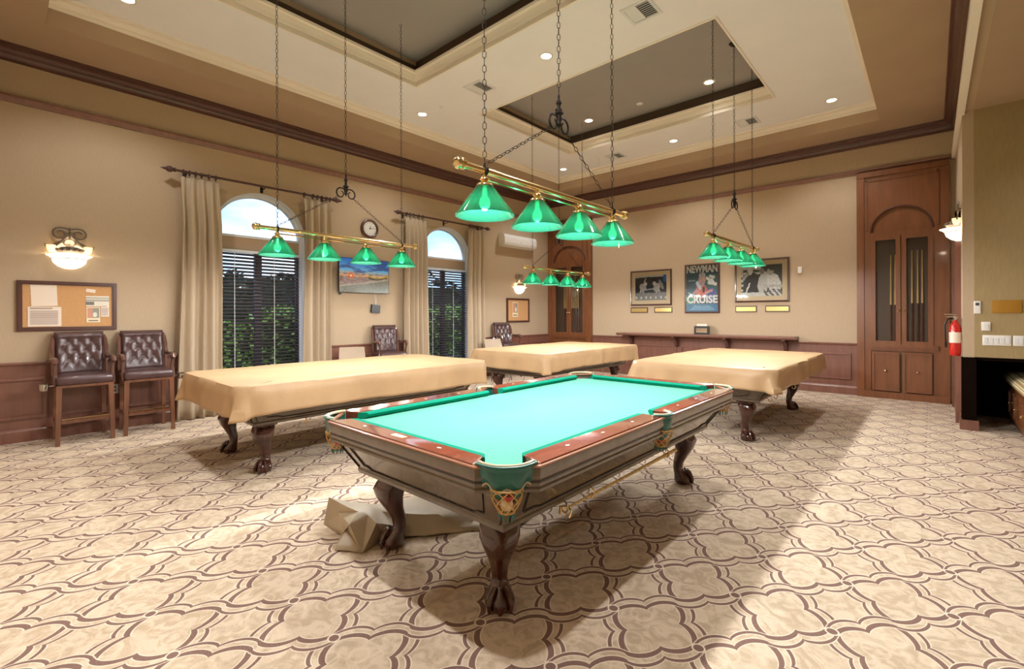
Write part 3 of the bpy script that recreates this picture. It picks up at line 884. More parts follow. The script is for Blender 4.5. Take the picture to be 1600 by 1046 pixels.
# ================================================================== tan covers
def cover(cx, cy, seed, label, drop=.23, hx=.806, hy=1.432):
    rnd = random.Random(seed); N = 256
    per = []
    P = 2 * (2 * hx + 2 * hy)
    CHM = .10
    for i in range(N):
        s_ = i / N * P; a, b = 2 * hx, 2 * hy
        if s_ < a: p, n_, dc = (-hx + s_, -hy), (0, -1), min(s_, a - s_)
        elif s_ < a + b: u = s_ - a; p, n_, dc = (hx, -hy + u), (1, 0), min(u, b - u)
        elif s_ < 2 * a + b: u = s_ - a - b; p, n_, dc = (hx - u, hy), (0, 1), min(u, a - u)
        else: u = s_ - 2 * a - b; p, n_, dc = (-hx, hy - u), (-1, 0), min(u, b - u)
        # blend normals at the corners
        w = max(0, 1 - dc / .10)
        cxn = Vector((math.copysign(1, p[0]), math.copysign(1, p[1])))
        nn = (Vector(n_) * (1 - w * .5) + cxn.normalized() * w * .5 * 1.2).normalized()
        q = Vector(p)
        if w > 0:
            k_ = w * .5 * CHM; al = CHM * (1 - w)
            sx_, sy_ = cxn
            if abs(n_[1]) > .5: q = Vector((sx_ * (hx - CHM + k_), sy_ * (hy - k_)))
            else: q = Vector((sx_ * (hx - k_), sy_ * (hy - CHM + k_)))
        per.append((q, nn, dc, s_))
    ph = [rnd.uniform(0, 6.28) for _ in range(6)]
    fold_c = [rnd.uniform(.05, .11) for _ in range(4)]
    mb = MB(); rings = []
    def corner_id(p): return (0 if p.x < 0 else 1) + (0 if p.y < 0 else 2)
    for k_, sc in enumerate((.12, .35, .6, .8, .93, .985)):
        ring = []
        for q, nn, dc, s_ in per:
            z = .826 + .004 * sin(q.x * sc * 7 + ph[0]) * sin(q.y * sc * 5 + ph[1])
            # the pocket rims and rails lift the cloth slightly
            if sc > .9: z += .004
            ring.append((q.x * sc if sc < .9 else q.x - nn.x * (1 - sc) * .8, q.y * sc if sc < .9 else q.y - nn.y * (1 - sc) * .8, z))
        rings.append(ring)
    rows = 9
    for v in range(rows + 1):
        t_ = v / rows; ring = []
        for q, nn, dc, s_ in per:
            ci = corner_id(q)
            cw = max(0, 1 - dc / .34)
            # loose cone folds at corners, gentle waves along the sides
            f = cw * cw * .085 * math.sin(dc * 26 + ci * .9 + .6) * t_ + cw * .012 * t_
            g = (1 - cw) * (.014 * sin(s_ * 5.3 + ph[2]) + .009 * sin(s_ * 11.7 + ph[3]) + .005 * sin(s_ * 23 + ph[4] + 4 * t_)) * t_
            out = (.034 * math.exp(-(q.y / .10) ** 2) * (1 - .5 * t_) if abs(nn.x) > .9 else 0) + .004 + .018 * math.sin(min(1, t_ * 4) * pi / 2) + f + g + .010 * t_
            d_ = drop * (1 + .16 * cw * cw + .05 * sin(s_ * 1.9 + ph[5]))
            z = .827 - (.012 * min(1, t_ * 6) + d_ * t_)
            ring.append((q.x + nn.x * out, q.y + nn.y * out, z))
        rings.append(ring)
    mb.loft(rings, caps=False)
    n0 = len(mb.v); mb.add([rings[0][j] for j in range(N)], [tuple(range(N))])
    o = mb.build('table_cover', M['cover'], None, 60)
    md = o.modifiers.new('s', 'SOLIDIFY'); md.thickness = .003; md.offset = 1
    o.location = (cx, cy, 0)
    tag(o, label, 'table cover')
cover(TC[0][0], TC[0][1], 3, 'tan vinyl cover draped over the table nearest the left windows')
cover(TC[1][0], TC[1][1], 5, 'tan vinyl cover draped over the far left table', drop=.24)
cover(TC[2][0], TC[2][1], 8, 'tan vinyl cover draped over the far right table', drop=.205)

# crumpled cover thrown on the floor under the green table: hard folded end, then the sheet running back
P_ = {'S': (-2.939, 1.472, 0.210), 'Lk': (-2.874, 1.504, 0.130), 'Lt': (-3.006, 1.469, 0.015), 'G': (-2.810, 1.487, 0.006), 'K': (-2.690, 1.540, 0.170), 'M': (-2.643, 1.453, 0.125),
      'C': (-2.736, 1.491, 0.060), 'B1': (-2.656, 1.364, 0.006), 'B2': (-2.505, 1.457, 0.006), 'R1': (-2.541, 1.574, 0.130), 'T': (-2.762, 1.688, 0.150), 'T2': (-2.644, 1.676, 0.140),
      'Lt2': (-2.916, 1.476, 0.006), 'Q': (-2.626, 1.568, 0.155), 'E1': (-2.717, 1.894, 0.130), 'E2': (-2.777, 2.114, 0.100), 'E3': (-2.396, 1.942, 0.100), 'E4': (-2.33, 2.26, 0.050),
      'F1': (-2.488, 1.782, 0.060), 'B3': (-2.56, 1.66, 0.006), 'SB': (-2.974, 1.533, 0.120), 'W1': (-3.0, 1.75, .01), 'W2': (-2.98, 2.05, .01), 'W3': (-2.7, 2.5, .01),
      'W4': (-2.1, 2.55, .02), 'W5': (-2.05, 2.3, .02), 'H1': (-2.38, 1.84, .008), 'H2': (-2.25, 2.05, .008), 'V': (-2.55, 2.03, .125)}
F_ = ['S Lk K', 'Lk M K', 'Lk Lt Lt2', 'Lk Lt2 G', 'S Lt Lk', 'Lk G M', 'G C M', 'C B1 B2', 'C B2 M', 'M B2 Q', 'M Q K', 'Q B2 R1', 'B2 B3 R1', 'S K T', 'S T SB', 'K Q T2', 'K T2 T', 'Q R1 T2',
      'R1 B3 F1', 'R1 F1 T2', 'T2 F1 E3', 'T2 E3 V', 'T2 V E1', 'T T2 E1', 'T E1 W1', 'SB T W1', 'E1 V E2', 'E1 E2 W2', 'W1 E1 W2', 'V E3 E4', 'V E4 E2', 'E2 E4 W3', 'W2 E2 W3', 'E4 W5 W4', 'E4 W4 W3',
      'F1 B3 H1', 'F1 H1 E3', 'E3 H1 H2', 'E3 H2 E4', 'E4 H2 W5', 'Lt SB S', 'B1 G C']
ks_ = list(P_)
mb = MB(); mb.add([P_[q] for q in ks_], [tuple(ks_.index(q) for q in f.split()) for f in F_])
me_ = mb.mesh('folded_cover', M['cover_pale'], 0)
bm = bmesh.new(); bm.from_mesh(me_)
bmesh.ops.recalc_face_normals(bm, faces=bm.faces)
bmesh.ops.subdivide_edges(bm, edges=bm.edges, cuts=3, use_grid_fill=True)
rnd_ = random.Random(4)
for v in bm.verts:
    n_ = v.co * 6.0
    v.co.z = max(.004, v.co.z + .008 * sin(n_.x * 2.1 + n_.y * 3.3) * sin(n_.y * 2.7 - n_.x))
bm.to_mesh(me_); bm.free()
me_.polygons.foreach_set('use_smooth', [True] * len(me_.polygons)); me_.set_sharp_from_angle(angle=radians(25))
fc_ = inst('folded_cover', me_)
md_ = fc_.modifiers.new('s', 'SOLIDIFY'); md_.thickness = .004; md_.offset = 0
tag(fc_, 'crumpled grey and tan cover lying on the carpet under the green table', 'table cover')

# ================================================================== billiard light fixtures (local origin at the bar centre)
def chain(mb, p, q, pitch=.042, r=.0028, wdt=.011):
    p, q = Vector(p), Vector(q); d = q - p; L = d.length; n = max(2, int(L / pitch)); d.normalize()
    a = d.orthogonal().normalized(); b = d.cross(a)
    for i in range(n):
        c = p + d * (L * (i + .5) / n); s = a if i % 2 else b
        h = pitch * .62
        pts = [c + d * (h * cos(t)) + s * (wdt * sin(t)) for t in [2 * pi * j / 6 for j in range(6)]]
        mb.tube(pts, r, 3, closed=True)
OFF = (-.745, -.25, .25, .745)
def fixture(label, z, ztop, first=None):
    t = thing('billiard_light', label, 'light fixture', group=None)
    R_ = 1.84 / 2
    MB().tube([(0, -R_, 0), (0, R_, 0)], .021, 12).tube([(0, -.745, -.047), (0, .745, -.047)], .007, 6).build('bar', M['brass'], t)
    for s in (-1, 1):
        kb = MB(); kb.ball((0, s * (R_ + .03), 0), .036, 14, 8); kb.lathe([(.021, 0), (.033, .006), (.033, .016), (.021, .022)], 14, (0, s * R_ - .011, 0), axis='y')
        kb.build('end_knob', M['brass'], t)
    for y in OFF:
        f = MB(); f.lathe([(.012, -.02), (.016, -.035), (.028, -.045), (.030, -.052), (.018, -.058), (.026, -.066), (.046, -.078), (.052, -.088), (.052, -.098), (.04, -.098)], 16, (0, y, 0), caps=False)
        f.lathe([(.024, -.024), (.026, 0.0), (.024, .024)], 12, (0, y, 0), axis='y') if False else None
        f.build('fitter', M['brass'], t)
        sh = MB(); sh.lathe([(.046, -.088), (.050, -.092), (.172, -.255), (.178, -.262), (.176, -.268), (.168, -.264), (.046, -.098)], 40, (0, y, 0), caps=False)
        so = sh.build('lamp_shade', M['shade'], t, 40)
        bo = MB().ball((0, y, -.19), .034, 14, 8, 1.25).lathe([(.014, -.10), (.014, -.15), (.02, -.16)], 10, (0, y, 0)).build('bulb', M['bulb'], t)
        ld = bpy.data.lights.new('bulb_light', 'POINT'); ld.energy = BULB_W; ld.shadow_soft_size = .03; ld.color = (1, .985, .965)
        lo = bpy.data.objects.new('bulb_light', ld); COL.objects.link(lo); lo.parent = t; lo.location = (0, y, -.262)
    # wrought iron scroll piece above the bar
    sc = MB(); zs = .46
    sc.lathe([(.003, .72), (.010, .70), (.006, .68), (.017, .665), (.022, .65), (.012, .635), (.014, .60), (.030, .585), (.034, .575), (.018, .565), (.022, .535), (.016, .51), (.020, .50), (.006, .48), (.002, .465)], 12)
    for s in (-1, 1):
        pts = []
        for i in range(25):
            a = i / 24; th = pi * .55 - a * 2 * pi * .98; rr = .058 * (1 - .55 * a)
            pts.append((0, s * (.062 + rr * -cos(th) * -1 * 1.0), .495 + rr * sin(th) * 1.05))
        sc.tube([(0, s * .008, .535), (0, s * .022, .55)] + pts, [.008] * 14 + [.007] * 6 + [.006] * 5 + [.005] * 2, 7)
    sc.build('iron_scroll', M['iron'], t)
    up = ztop - z
    c1 = MB(); chain(c1, (0, 0, .72), (0, 0, up - .04)); c1.build('center_chain', M['chain'], t, 0, kind='stuff', weld=False)
    cn = MB(); cn.lathe([(.006, up - .05), (.02, up - .045), (.06, up - .012), (.064, up), (.001, up)], 18); cn.build('ceiling_canopy', M['iron'], t)
    for s in (-1, 1):
        c2 = MB(); chain(c2, (0, s * .085, .46), (0, s * .745, .035)); c2.build('slanting_chain', M['chain'], t, 0, kind='stuff', weld=False)
        c3 = MB(); chain(c3, (0, s * .745, .035), (0, s * .745, up)); c3.build('hanging_chain', M['chain'], t, 0, kind='stuff', weld=False)
        MB().lathe([(.024, -.008), (.029, -.008), (.029, .008), (.024, .008)], 14, (0, s * .745, 0), axis='y').tube([(0, s * .745, .02), (0, s * .745, .045)], .006, 6).build('bar_collar', M['iron'], t)
    MB().tube([(.03, .80, -.27), (.03, .80, -.30)], .0035, 5).tube([(0, .745, -.1), (.03, .80, -.27)], .0015, 4).build('pull_chain', M['brass'], t)
    return t
LZ = [(-1.97, 2.70, 2.262, 'four-shade green billiard light over the uncovered green table'), (-4.93, 2.68, 2.285, 'four-shade green billiard light before the left window'),
      (-4.93, 6.75, 2.19, 'four-shade green billiard light over the far left covered table'), (-1.97, 6.68, 2.37, 'four-shade green billiard light before the framed pictures')]
for (x, y, z, lb) in LZ:
    fx = fixture(lb, z, TRA)
    fx.location = (x, y, z)
    if y > 6 and x > -3: fx.rotation_euler = (0, 0, radians(-2))

# ================================================================== recessed cans, vents, sprinklers
def can(x, y, z, label, group, power=1.0):
    t = thing('recessed_light', label, 'ceiling light', (x, y, z), group=group)
    MB().lathe([(.062, -.001), (.066, -.008), (.088, -.007), (.092, -.0005)], 24, caps=False).build('trim_ring', M['white'], t)
    MB().lathe([(.001, -.004), (.064, -.003)], 24, caps=False).build('lens', M['can'], t)
    ld = bpy.data.lights.new('can_light', 'SPOT'); ld.energy = CAN_W * power; ld.spot_size = radians(124); ld.spot_blend = .5; ld.shadow_soft_size = .06; ld.color = (1, .985, .965)
    lo = bpy.data.objects.new('can_light', ld); COL.objects.link(lo); lo.parent = t; lo.location = (0, 0, -.03)
cn_names = {(-6.20, .94): 'recessed light at the near left corner of the white ceiling', (-6.20, 4.72): 'recessed light on the white ceiling left of the gap between the trays', (-6.20, 8.66): 'recessed light at the far left corner of the white ceiling',
            (-3.64, 4.72): 'recessed light in the middle of the ceiling between the two trays', (-3.64, 8.66): 'recessed light beyond the far tray, middle of the three along that edge', (-1.14, 8.66): 'recessed light at the far right corner of the white ceiling',
            (-1.14, 4.72): 'recessed light right of the gap between the trays', (-1.14, .94): 'recessed light overhead at the near right corner', (-3.64, .94): 'recessed light overhead before the near tray'}
for (x, y), lb in cn_names.items(): can(x, y, CEI, lb, 'recessed lights in the white ceiling', 3.0 if y < 1 and x > -2 else 1.9 if y < 1 and x > -4 else 1.0)
for x, y, lb in ((-2.59, 7.53, 'recessed light in the grey far tray above the right table'), (-4.78, 7.5, 'recessed light in the grey far tray above the left table'),
                 (-2.59, 1.95, 'recessed light in the grey near tray, right one'), (-4.78, 1.95, 'recessed light in the grey near tray, left one')):
    can(x, y, TRA, lb, 'recessed lights in the grey trays', .15)
for y, w_ in ((1.2, 'nearest'), (4.2, 'middle'), (6.9, 'farthest')): can(1.5, y, AZ, w_ + ' added recessed fill light in the low alcove ceiling', 'added fill lights in the alcove', .3)  # unseen cans, added to light the alcove side
def vent(x, y, label):
    t = thing('air_vent', label, 'vent', (x, y, CEI), group='square ceiling vents')
    s = .17
    f = MB()
    for a in range(4):
        k0 = [(-s, s, -s, -s + .032), (-s, s, s - .032, s), (-s, -s + .032, -s + .032, s - .032), (s - .032, s, -s + .032, s - .032)][a]
        f.box(k0[0], k0[1], k0[2], k0[3], -.012, -.0005)
    f.build('vent_frame', M['vent_white'], t, 0)
    MB().box(-s + .032, s - .032, -s + .032, s - .032, -.002, -.0006).build('vent_throat', M['vent_dark'], t, 0)
    l = MB(); l.box(-.002, .002, -.138, .138, -.012, -.002)
    me = None
    for i in range(8):
        u = -.12 + i * .034
        if me is None:
            me = MB().add([(-.066, -.014, -.003), (.066, -.014, -.003), (.066, .006, -.013), (-.066, .006, -.013), (-.066, -.012, -.001), (.066, -.012, -.001), (.066, .008, -.011), (-.066, .008, -.011)],
                          [(0, 1, 2, 3), (4, 7, 6, 5), (0, 4, 5, 1), (3, 2, 6, 7)]).mesh('louvre', M['vent_white'], 0)
        inst('louvre', me, t, (-.07, u, 0)); inst('louvre', me, t, (.07, -u, 0), (0, 0, pi))
for x, y, lb in ((-2.34, 4.72, 'white square vent nearest overhead, between the trays on the right'), (-4.86, 4.73, 'white square vent between the trays on the left'),
                 (-4.88, 8.68, 'white square vent beyond the far tray on the left'), (-2.34, 8.66, 'white square vent beyond the far tray on the right')):
    vent(x, y, lb)
o = MB().lathe([(.001, -.012), (.045, -.012), (.055, -.006), (.056, -.0005)], 20, caps=False).build('smoke_detector', M['white'], None); o.location = (-3.75, 7.5, TRA)
tag(o, 'white round smoke detector on the grey far tray', 'smoke detector')
o = MB().lathe([(.001, -.03), (.012, -.03), (.012, -.012), (.03, -.01), (.034, -.0005)], 14, caps=False).build('sprinkler_head', M['white'], None); o.location = (-5.75, 4.75, CEI)
tag(o, 'small sprinkler head on the white ceiling left of the vent', 'sprinkler')

# ================================================================== curtains, rods, blinds
RODX = LX + .14
def rod(cy, y0, y1, label, rings_at):
    t = thing('curtain_rod', label, 'curtain rod', (RODX, cy, 3.345))
    MB().tube([(0, y0 - cy, 0), (0, y1 - cy, 0)], .017, 10).build('pole', M['rodwood'], t)
    for s, y in ((-1, y0), (1, y1)):
        u = y - cy
        prof = [(.017, 0), (.03, .01), (.03, .022), (.016, .03), (.036, .05), (.042, .075), (.034, .10), (.016, .115), (.02, .125), (.012, .145), (.002, .175)]
        MB().lathe([(r, u + s * h) for r, h in prof], 14, axis='y').build('finial', M['rodwood'], t)
    for y in (y0 + .12, cy, y1 - .12):
        MB().tube([(0, y - cy, -.018), (-.05, y - cy, -.03), (-.138, y - cy, -.03)], .008, 6).box(-.139, -.13, y - cy - .02, y - cy + .02, -.07, .03).build('rod_bracket', M['iron'], t)
    me = MB().tube([(.033 * cos(2 * pi * j / 16), 0, -.010 + .033 * sin(2 * pi * j / 16)) for j in range(16)], .008, 6, closed=True).tube([(0, 0, -.045), (0, 0, -.07)], .003, 4).mesh('curtain_ring', M['rodwood'])
    for y in rings_at: inst('curtain_ring', me, t, (0, y - cy, 0))
def curtain(y0, y1, label, ph, spread=.03):
    c = (y0 + y1) / 2; W = y1 - y0; mb = MB()
    nf = max(4, int(W / .10))
    def f(a, b):
        z = 3.275 * (1 - b) + .012 * b
        k = min(1, b * 6)
        s = a * nf * 2 * pi + ph
        amp = .018 + .030 * k
        y = (a - .5) * (W + spread * 2 * b) + .010 * sin(s * .5 + 1.3 + 2 * b) * k + .012 * sin(b * 5 + ph)*k
        x = amp * sin(s + .5 * sin(a * 9 + ph) * k) + .012 * sin(s * .37 + b * 3) * k
        return (x, y, z)
    mb.grid(f, nf * 14, 22)
    o = mb.build('curtain', M['curtain'], None, 60); o.location = (RODX, c, 0)
    md = o.modifiers.new('s', 'SOLIDIFY'); md.thickness = .004
    tag(o, label, 'curtain')
rod(2.75, 1.64, 3.82, 'dark wooden curtain rod with finials over the left window', [1.72, 1.79, 1.86, 1.93, 2.02, 2.10, 3.34, 3.48, 3.56, 3.63, 3.71, 3.77])
rod(6.32, 5.18, 7.42, 'dark wooden curtain rod with finials over the right window', [5.30, 5.38, 5.46, 5.58, 5.68, 6.94, 7.02, 7.10, 7.17, 7.24, 7.31])
curtain(1.69, 2.14, 'beige floor-length curtain left of the left window', .3, .05)
curtain(3.33, 3.77, 'beige floor-length curtain right of the left window', 1.2)
curtain(5.26, 5.76, 'beige floor-length curtain left of the right window', 2.1)
curtain(6.90, 7.37, 'beige floor-length curtain right of the right window', 3.0)
for wi, (cy, hw) in enumerate(WINS):
    t = thing('window_blind', ['dark slatted blind in the left window', 'dark slatted blind in the right window'][wi], 'blind', (LX - .065, cy, 0))
    h = hw - .075
    MB().box(-.03, .03, -h, h, 2.345, 2.385).build('head_rail', M['winwhite'], t, 0)
    ca, sa = cos(.52), sin(.52); hb = .026
    me = MB().add([(-hb * ca, y, -hb * sa + z) for y in (-h, h) for z in (0, .003)] + [(hb * ca, y, hb * sa + z) for y in (-h, h) for z in (0, .003)],
                  [(0, 2, 6, 4), (1, 5, 7, 3), (0, 4, 5, 1), (2, 3, 7, 6), (4, 6, 7, 5), (0, 1, 3, 2)]).mesh('slat', M['blind'], 0)
    z = 2.32
    while z > SILL + .10:
        inst('slat', me, t, (0, 0, z)); z -= .0515
    MB().box(-.02, .02, -h, h, SILL + .05, SILL + .07).build('bottom_rail', M['blind'], t, 0)
    for y in (-.36, .02 if False else .20):
        MB().box(.024, .026, y - .004, y + .004, SILL + .06, 2.35).build('ladder_tape', M['cordw'], t, 0)

# ================================================================== spectator chairs (face +x, origin on the floor)
def spectator_chair(label, arm_bits=True):
    t = thing('spectator_chair', label, 'chair')
    def bulge(v): return v
    s = MB(); s.rbox(.0, 0, .70, .235, .245, .052, .04, lambda v: (v[0], v[1], v[2] + (.014 * (1 - (v[0] / .24) ** 2) * (1 - (v[1] / .25) ** 2) if v[2] > 0 else 0)))
    s.build('seat', M['leather'], t, 60)
    MB().box(-.22, .22, -.23, .23, .625, .652).build('seat_frame', M['chairwood'], t, 0)
    # buttoned back
    bt = []
    rows = [(.36, (-.12, -.04, .04, .12)), (.26, (-.08, 0, .08)), (.16, (-.12, -.04, .04, .12))]
    rows = [(.40, (-.10, 0, .10)), (.30, (-.15, -.05, .05, .15)), (.20, (-.10, 0, .10))]
    for hh, ys in rows:
        for y in ys: bt.append((y, hh))
    def back(front):
        def f(a, b):
            y = (a - .5) * 2; z = b; H = .50; W = .205 + .012 * b
            e = min(1, (1 - abs(y)) * 7) ** .5 * min(1, (1 - b) * 9 + .0) ** .5 * min(1, b * 12) ** .5
            yy = y * W; zz = z * H
            d = .05 * e
            if front:
                m = min(math.hypot((yy - q[0]), (zz - q[1])) for q in bt)
                d += .018 * e * (min(1, m / .055) ** .7) - .012 * e
                # creases between buttons
                cr_ = 0
                for q in bt:
                    for dy in (-.05, .05):
                        # diagonal crease q -> q+(dy,-.10)
                        ax, az = dy, -.10; tt = max(0, min(1, ((yy - q[0]) * ax + (zz - q[1]) * az) / (ax * ax + az * az)))
                        dd = math.hypot(yy - q[0] - ax * tt, zz - q[1] - az * tt)
                        if q[1] + az > .09: cr_ = max(cr_, 1 - dd / .018)
                d -= .010 * max(0, cr_) * e
                if b > .86: d += .018 * sin((b - .86) / .14 * pi)
            else: d = -.012 * e
            return (-.19 - .10 * b + d - .02 * (1 - y * y), yy, .725 + zz)
        return f
    m = MB(); m.grid(back(True), 34, 34)
    m.grid(back(False), 34, 34)
    bk = m.build('backrest', M['leather'], t, 70)
    bm_ = MB()
    for (y, hh) in bt:
        bm_.ball((-.19 - .10 * hh / .5 + .028, y, .725 + hh), .008, 8, 4)
    bm_.build('buttons', M['leather'], bk)
    for sy in (-1, 1):
        y = sy * .235
        a = MB()
        pts = [(-.30, y * .95, 1.18), (-.265, y * .97, 1.14), (-.235, y, 1.05), (-.215, y, .97), (-.17, y * 1.03, .93), (-.08, y * 1.05, .925), (.03, y * 1.05, .93), (.12, y * 1.05, .935), (.165, y * 1.05, .92), (.18, y * 1.05, .895), (.165, y * 1.05, .875)]
        a.tube(pts, [.014, .022, .024, .022, .022, .023, .025, .027, .027, .022, .014], 9)
        a.ball((.150, y * 1.05, .918), .034, 10, 7)
        a.tube([(.13, y * 1.04, .915), (.145, y * 1.03, .85), (.12, y * 1.02, .78), (.14, y * 1.04, .70), (.17, y * 1.02, .64)], [.018, .017, .019, .02, .018], 8)
        a.build('armrest', M['armwood'], t)
        pst = MB(); pst.tube([(-.275, y * .97, 1.16), (-.24, y * .98, 1.0), (-.215, y * .98, .80), (-.21, y * .98, .64)], [.015, .018, .018, .018], 6); pst.build('back_post', M['armwood'], t)
    def leg(x, y, dx, dy):
        l = MB(); rings = []
        for z, w in ((.65, .024), (.3, .021), (0, .019)):
            k = 1 - z / .65; cx, cy = x + dx * k, y + dy * k
            rings.append([(cx - w, cy - w, z), (cx + w, cy - w, z), (cx + w, cy + w, z), (cx - w, cy + w, z)])
        l.loft(rings); l.build('leg', M['chairwood'], t, 0)
    for sy in (-1, 1):
        leg(.195, sy * .215, .015, sy * .015); leg(-.195, sy * .205, -.045, sy * .01)
    for nm, z, x, hh in (('footrest', .26, .205, .022), ('stretcher', .20, -.215, .014)):
        MB().box(x - .014, x + .014, -.20, .20, z - hh, z + hh).build(nm, M['chairwood'], t, 0)
    for sy in (-1, 1):
        MB().box(-.20, .19, sy * .218 - .010, sy * .218 + .010, .22, .25).build('stretcher', M['chairwood'], t, 0)
    MB().box(.15, .235, -.20, .20, .283, .288).build('footrest_plate', M['brass'], t, 0)
    return t
ch = spectator_chair('tufted dark leather spectator chair under the cork board, nearer the left edge')
ch.location = (-7.235, .695, 0); ch.rotation_euler = (0, 0, radians(1))
dup(ch, (-7.235, 1.275, 0), radians(-1), 'tufted dark leather spectator chair beside the left curtain')
dup(ch, (-7.20, 4.75, 0), radians(-12), 'tufted dark leather spectator chair below the television')
dup(ch, (-7.20, 7.86, 0), radians(-16), 'tufted dark leather spectator chair below the small pinboard')
def cup_holder(loc, label, rz=0):
    t = thing('cup_holder', label, 'cup holder', loc, rz)
    MB().lathe([(.001, -.045), (.034, -.045), (.040, -.02), (.040, .02), (.046, .024), (.046, .028), (.036, .026), (.036, -.038)], 18, caps=False).build('cup_ring', M['chrome'], t)
    MB().tube([(0, .04, 0), (0, .075, .0)], .007, 6).build('bracket', M['chrome'], t)
cup_holder((-7.02, .365, .66), 'chrome cup holder on the left side of the left spectator chair')
cup_holder((-7.08, 1.60, .66), 'chrome cup holder beside the curtain on the second spectator chair', pi)
def beige_chair(x, y, label, rz):
    t = thing('stacking_chair', label, 'chair', (x, y, 0), rz)
    def bf(v): return (v[0] + .04 * (v[1] / .21) ** 2 - .10 * (v[2] / .2), v[1] * (1 - .06 * (v[2] > 0) * v[2] / .2), v[2])
    MB().rbox(-.20, 0, .70, .016, .21, .175, .014, bf).build('backrest', M['beige'], t, 60)
    MB().rbox(.02, 0, .455, .22, .22, .018, .016).build('seat', M['beige'], t, 60)
    for sy in (-1, 1):
        MB().tube([(-.20, sy * .19, .62), (-.17, sy * .20, .46), (-.22, sy * .23, .01)], .011, 7).build('leg', M['chrome'], t)
        MB().tube([(.18, sy * .20, .445), (.22, sy * .23, .01)], .011, 7).build('leg', M['chrome'], t)
beige_chair(-7.0, 3.92, 'beige plastic chair beside the left window, behind the covered table', radians(-25))
beige_chair(-6.92, 7.22, 'beige plastic chair beside the right curtain, behind the far left table', radians(-20))

# ================================================================== wall pieces on the left wall (built in local x = out of the wall, y along, z up)
def cork(cy, cz, w, h, label, rz=0):
    t = thing('pinboard', label, 'pinboard', (LX, cy, cz))
    b = .045
    MB().box(.001, .02, -w / 2 + .01, w / 2 - .01, -h / 2 + .01, h / 2 - .01).build('cork_panel', M['cork'], t, 0)
    for (y0, y1, z0, z1) in ((-w / 2, w / 2, h / 2 - b, h / 2), (-w / 2, w / 2, -h / 2, -h / 2 + b), (-w / 2, -w / 2 + b, -h / 2 + b, h / 2 - b), (w / 2 - b, w / 2, -h / 2 + b, h / 2 - b)):
        m = MB()
        if y1 - y0 > z1 - z0: m.box(.001, .032, y0, y1, z0, z1).box(.032, .04, y0 + .01, y1 - .01, z0 + .012, z1 - .012)
        else: m.box(.001, .032, y0, y1, z0, z1).box(.032, .04, y0 + .012, y1 - .012, z0, z1)
        m.build('board_frame', M['brown_dark'], t, 0)
def paper(cy, cz, w, h, fn, label, rot=0, off=.024):
    o = art('pinned_paper', w, h, 24, 30, fn, None, (LX + off, cy, cz), (pi / 2, 0, pi / 2), M['print'])
    o.rotation_euler = (pi / 2, rot, pi / 2)
    tag(o, label, 'paper')
def A(u, c): return np.ones((len(u), 1)) * np.array(c, float)
def blank(u, v): return A(u, (240, 224, 206))
def typed(u, v):
    r = A(u, (238, 224, 208)); m = (u > .08) & (u < .88) & (v > .08) & (v < .82)
    r[m] = (206, 190, 178); m2 = m & (np.sin(v * 60) > .2); r[m2] = (190, 172, 162)
    m3 = (v > .88) & (v < .94) & (u > .08) & (u < .75); r[m3] = (160, 145, 135); return r
def news(u, v):
    r = A(u, (228, 220, 204)); r[(v > .78) & (v < .86)] = (120, 118, 108); r[(v > .64) & (v < .70)] = (110, 108, 100); r[(v > .52) & (v < .58)] = (90, 88, 80)
    r[(u < .34) & (v < .44) & (v > .1)] = (120, 116, 108); return r
def newspic(u, v):
    r = A(u, (238, 222, 190)); m = (u > .08) & (u < .92) & (v > .28) & (v < .95); r[m] = (150, 150, 136)
    r[m & (u < .45)] = (214, 150, 124); r[(np.hypot(u - .62, v - .5) < .16)] = (226, 226, 210); r[(v > .08) & (v < .16) & (u > .15) & (u < .85)] = (110, 100, 84); return r
cork(.612, 1.527, .86, .575, 'wide pinboard with papers above the left spectator chairs')
paper(.400, 1.648, .215, .245, blank, 'blank white sheet at the upper left of the wide pinboard', radians(-2))
paper(.405, 1.405, .275, .225, typed, 'typed sheet at the lower left of the wide pinboard', 0, .0255)
paper(.862, 1.590, .215, .125, news, 'newspaper headline clipping on the wide pinboard')
paper(.822, 1.425, .125, .185, newspic, 'clipping with a picture at the lower right of the wide pinboard', 0, .0255)
paper(.930, 1.470, .075, .14, typed, 'small text clipping at the right of the wide pinboard', 0, .0262)
paper(.800, 1.715, .085, .04, blank, 'small white torn note at the top of the wide pinboard', radians(8))
cork(8.67, 1.51, .84, .59, 'small pinboard beyond the right window under the far wall lamp')
paper(8.55, 1.53, .20, .36, newspic, 'picture notice pinned on the far pinboard')

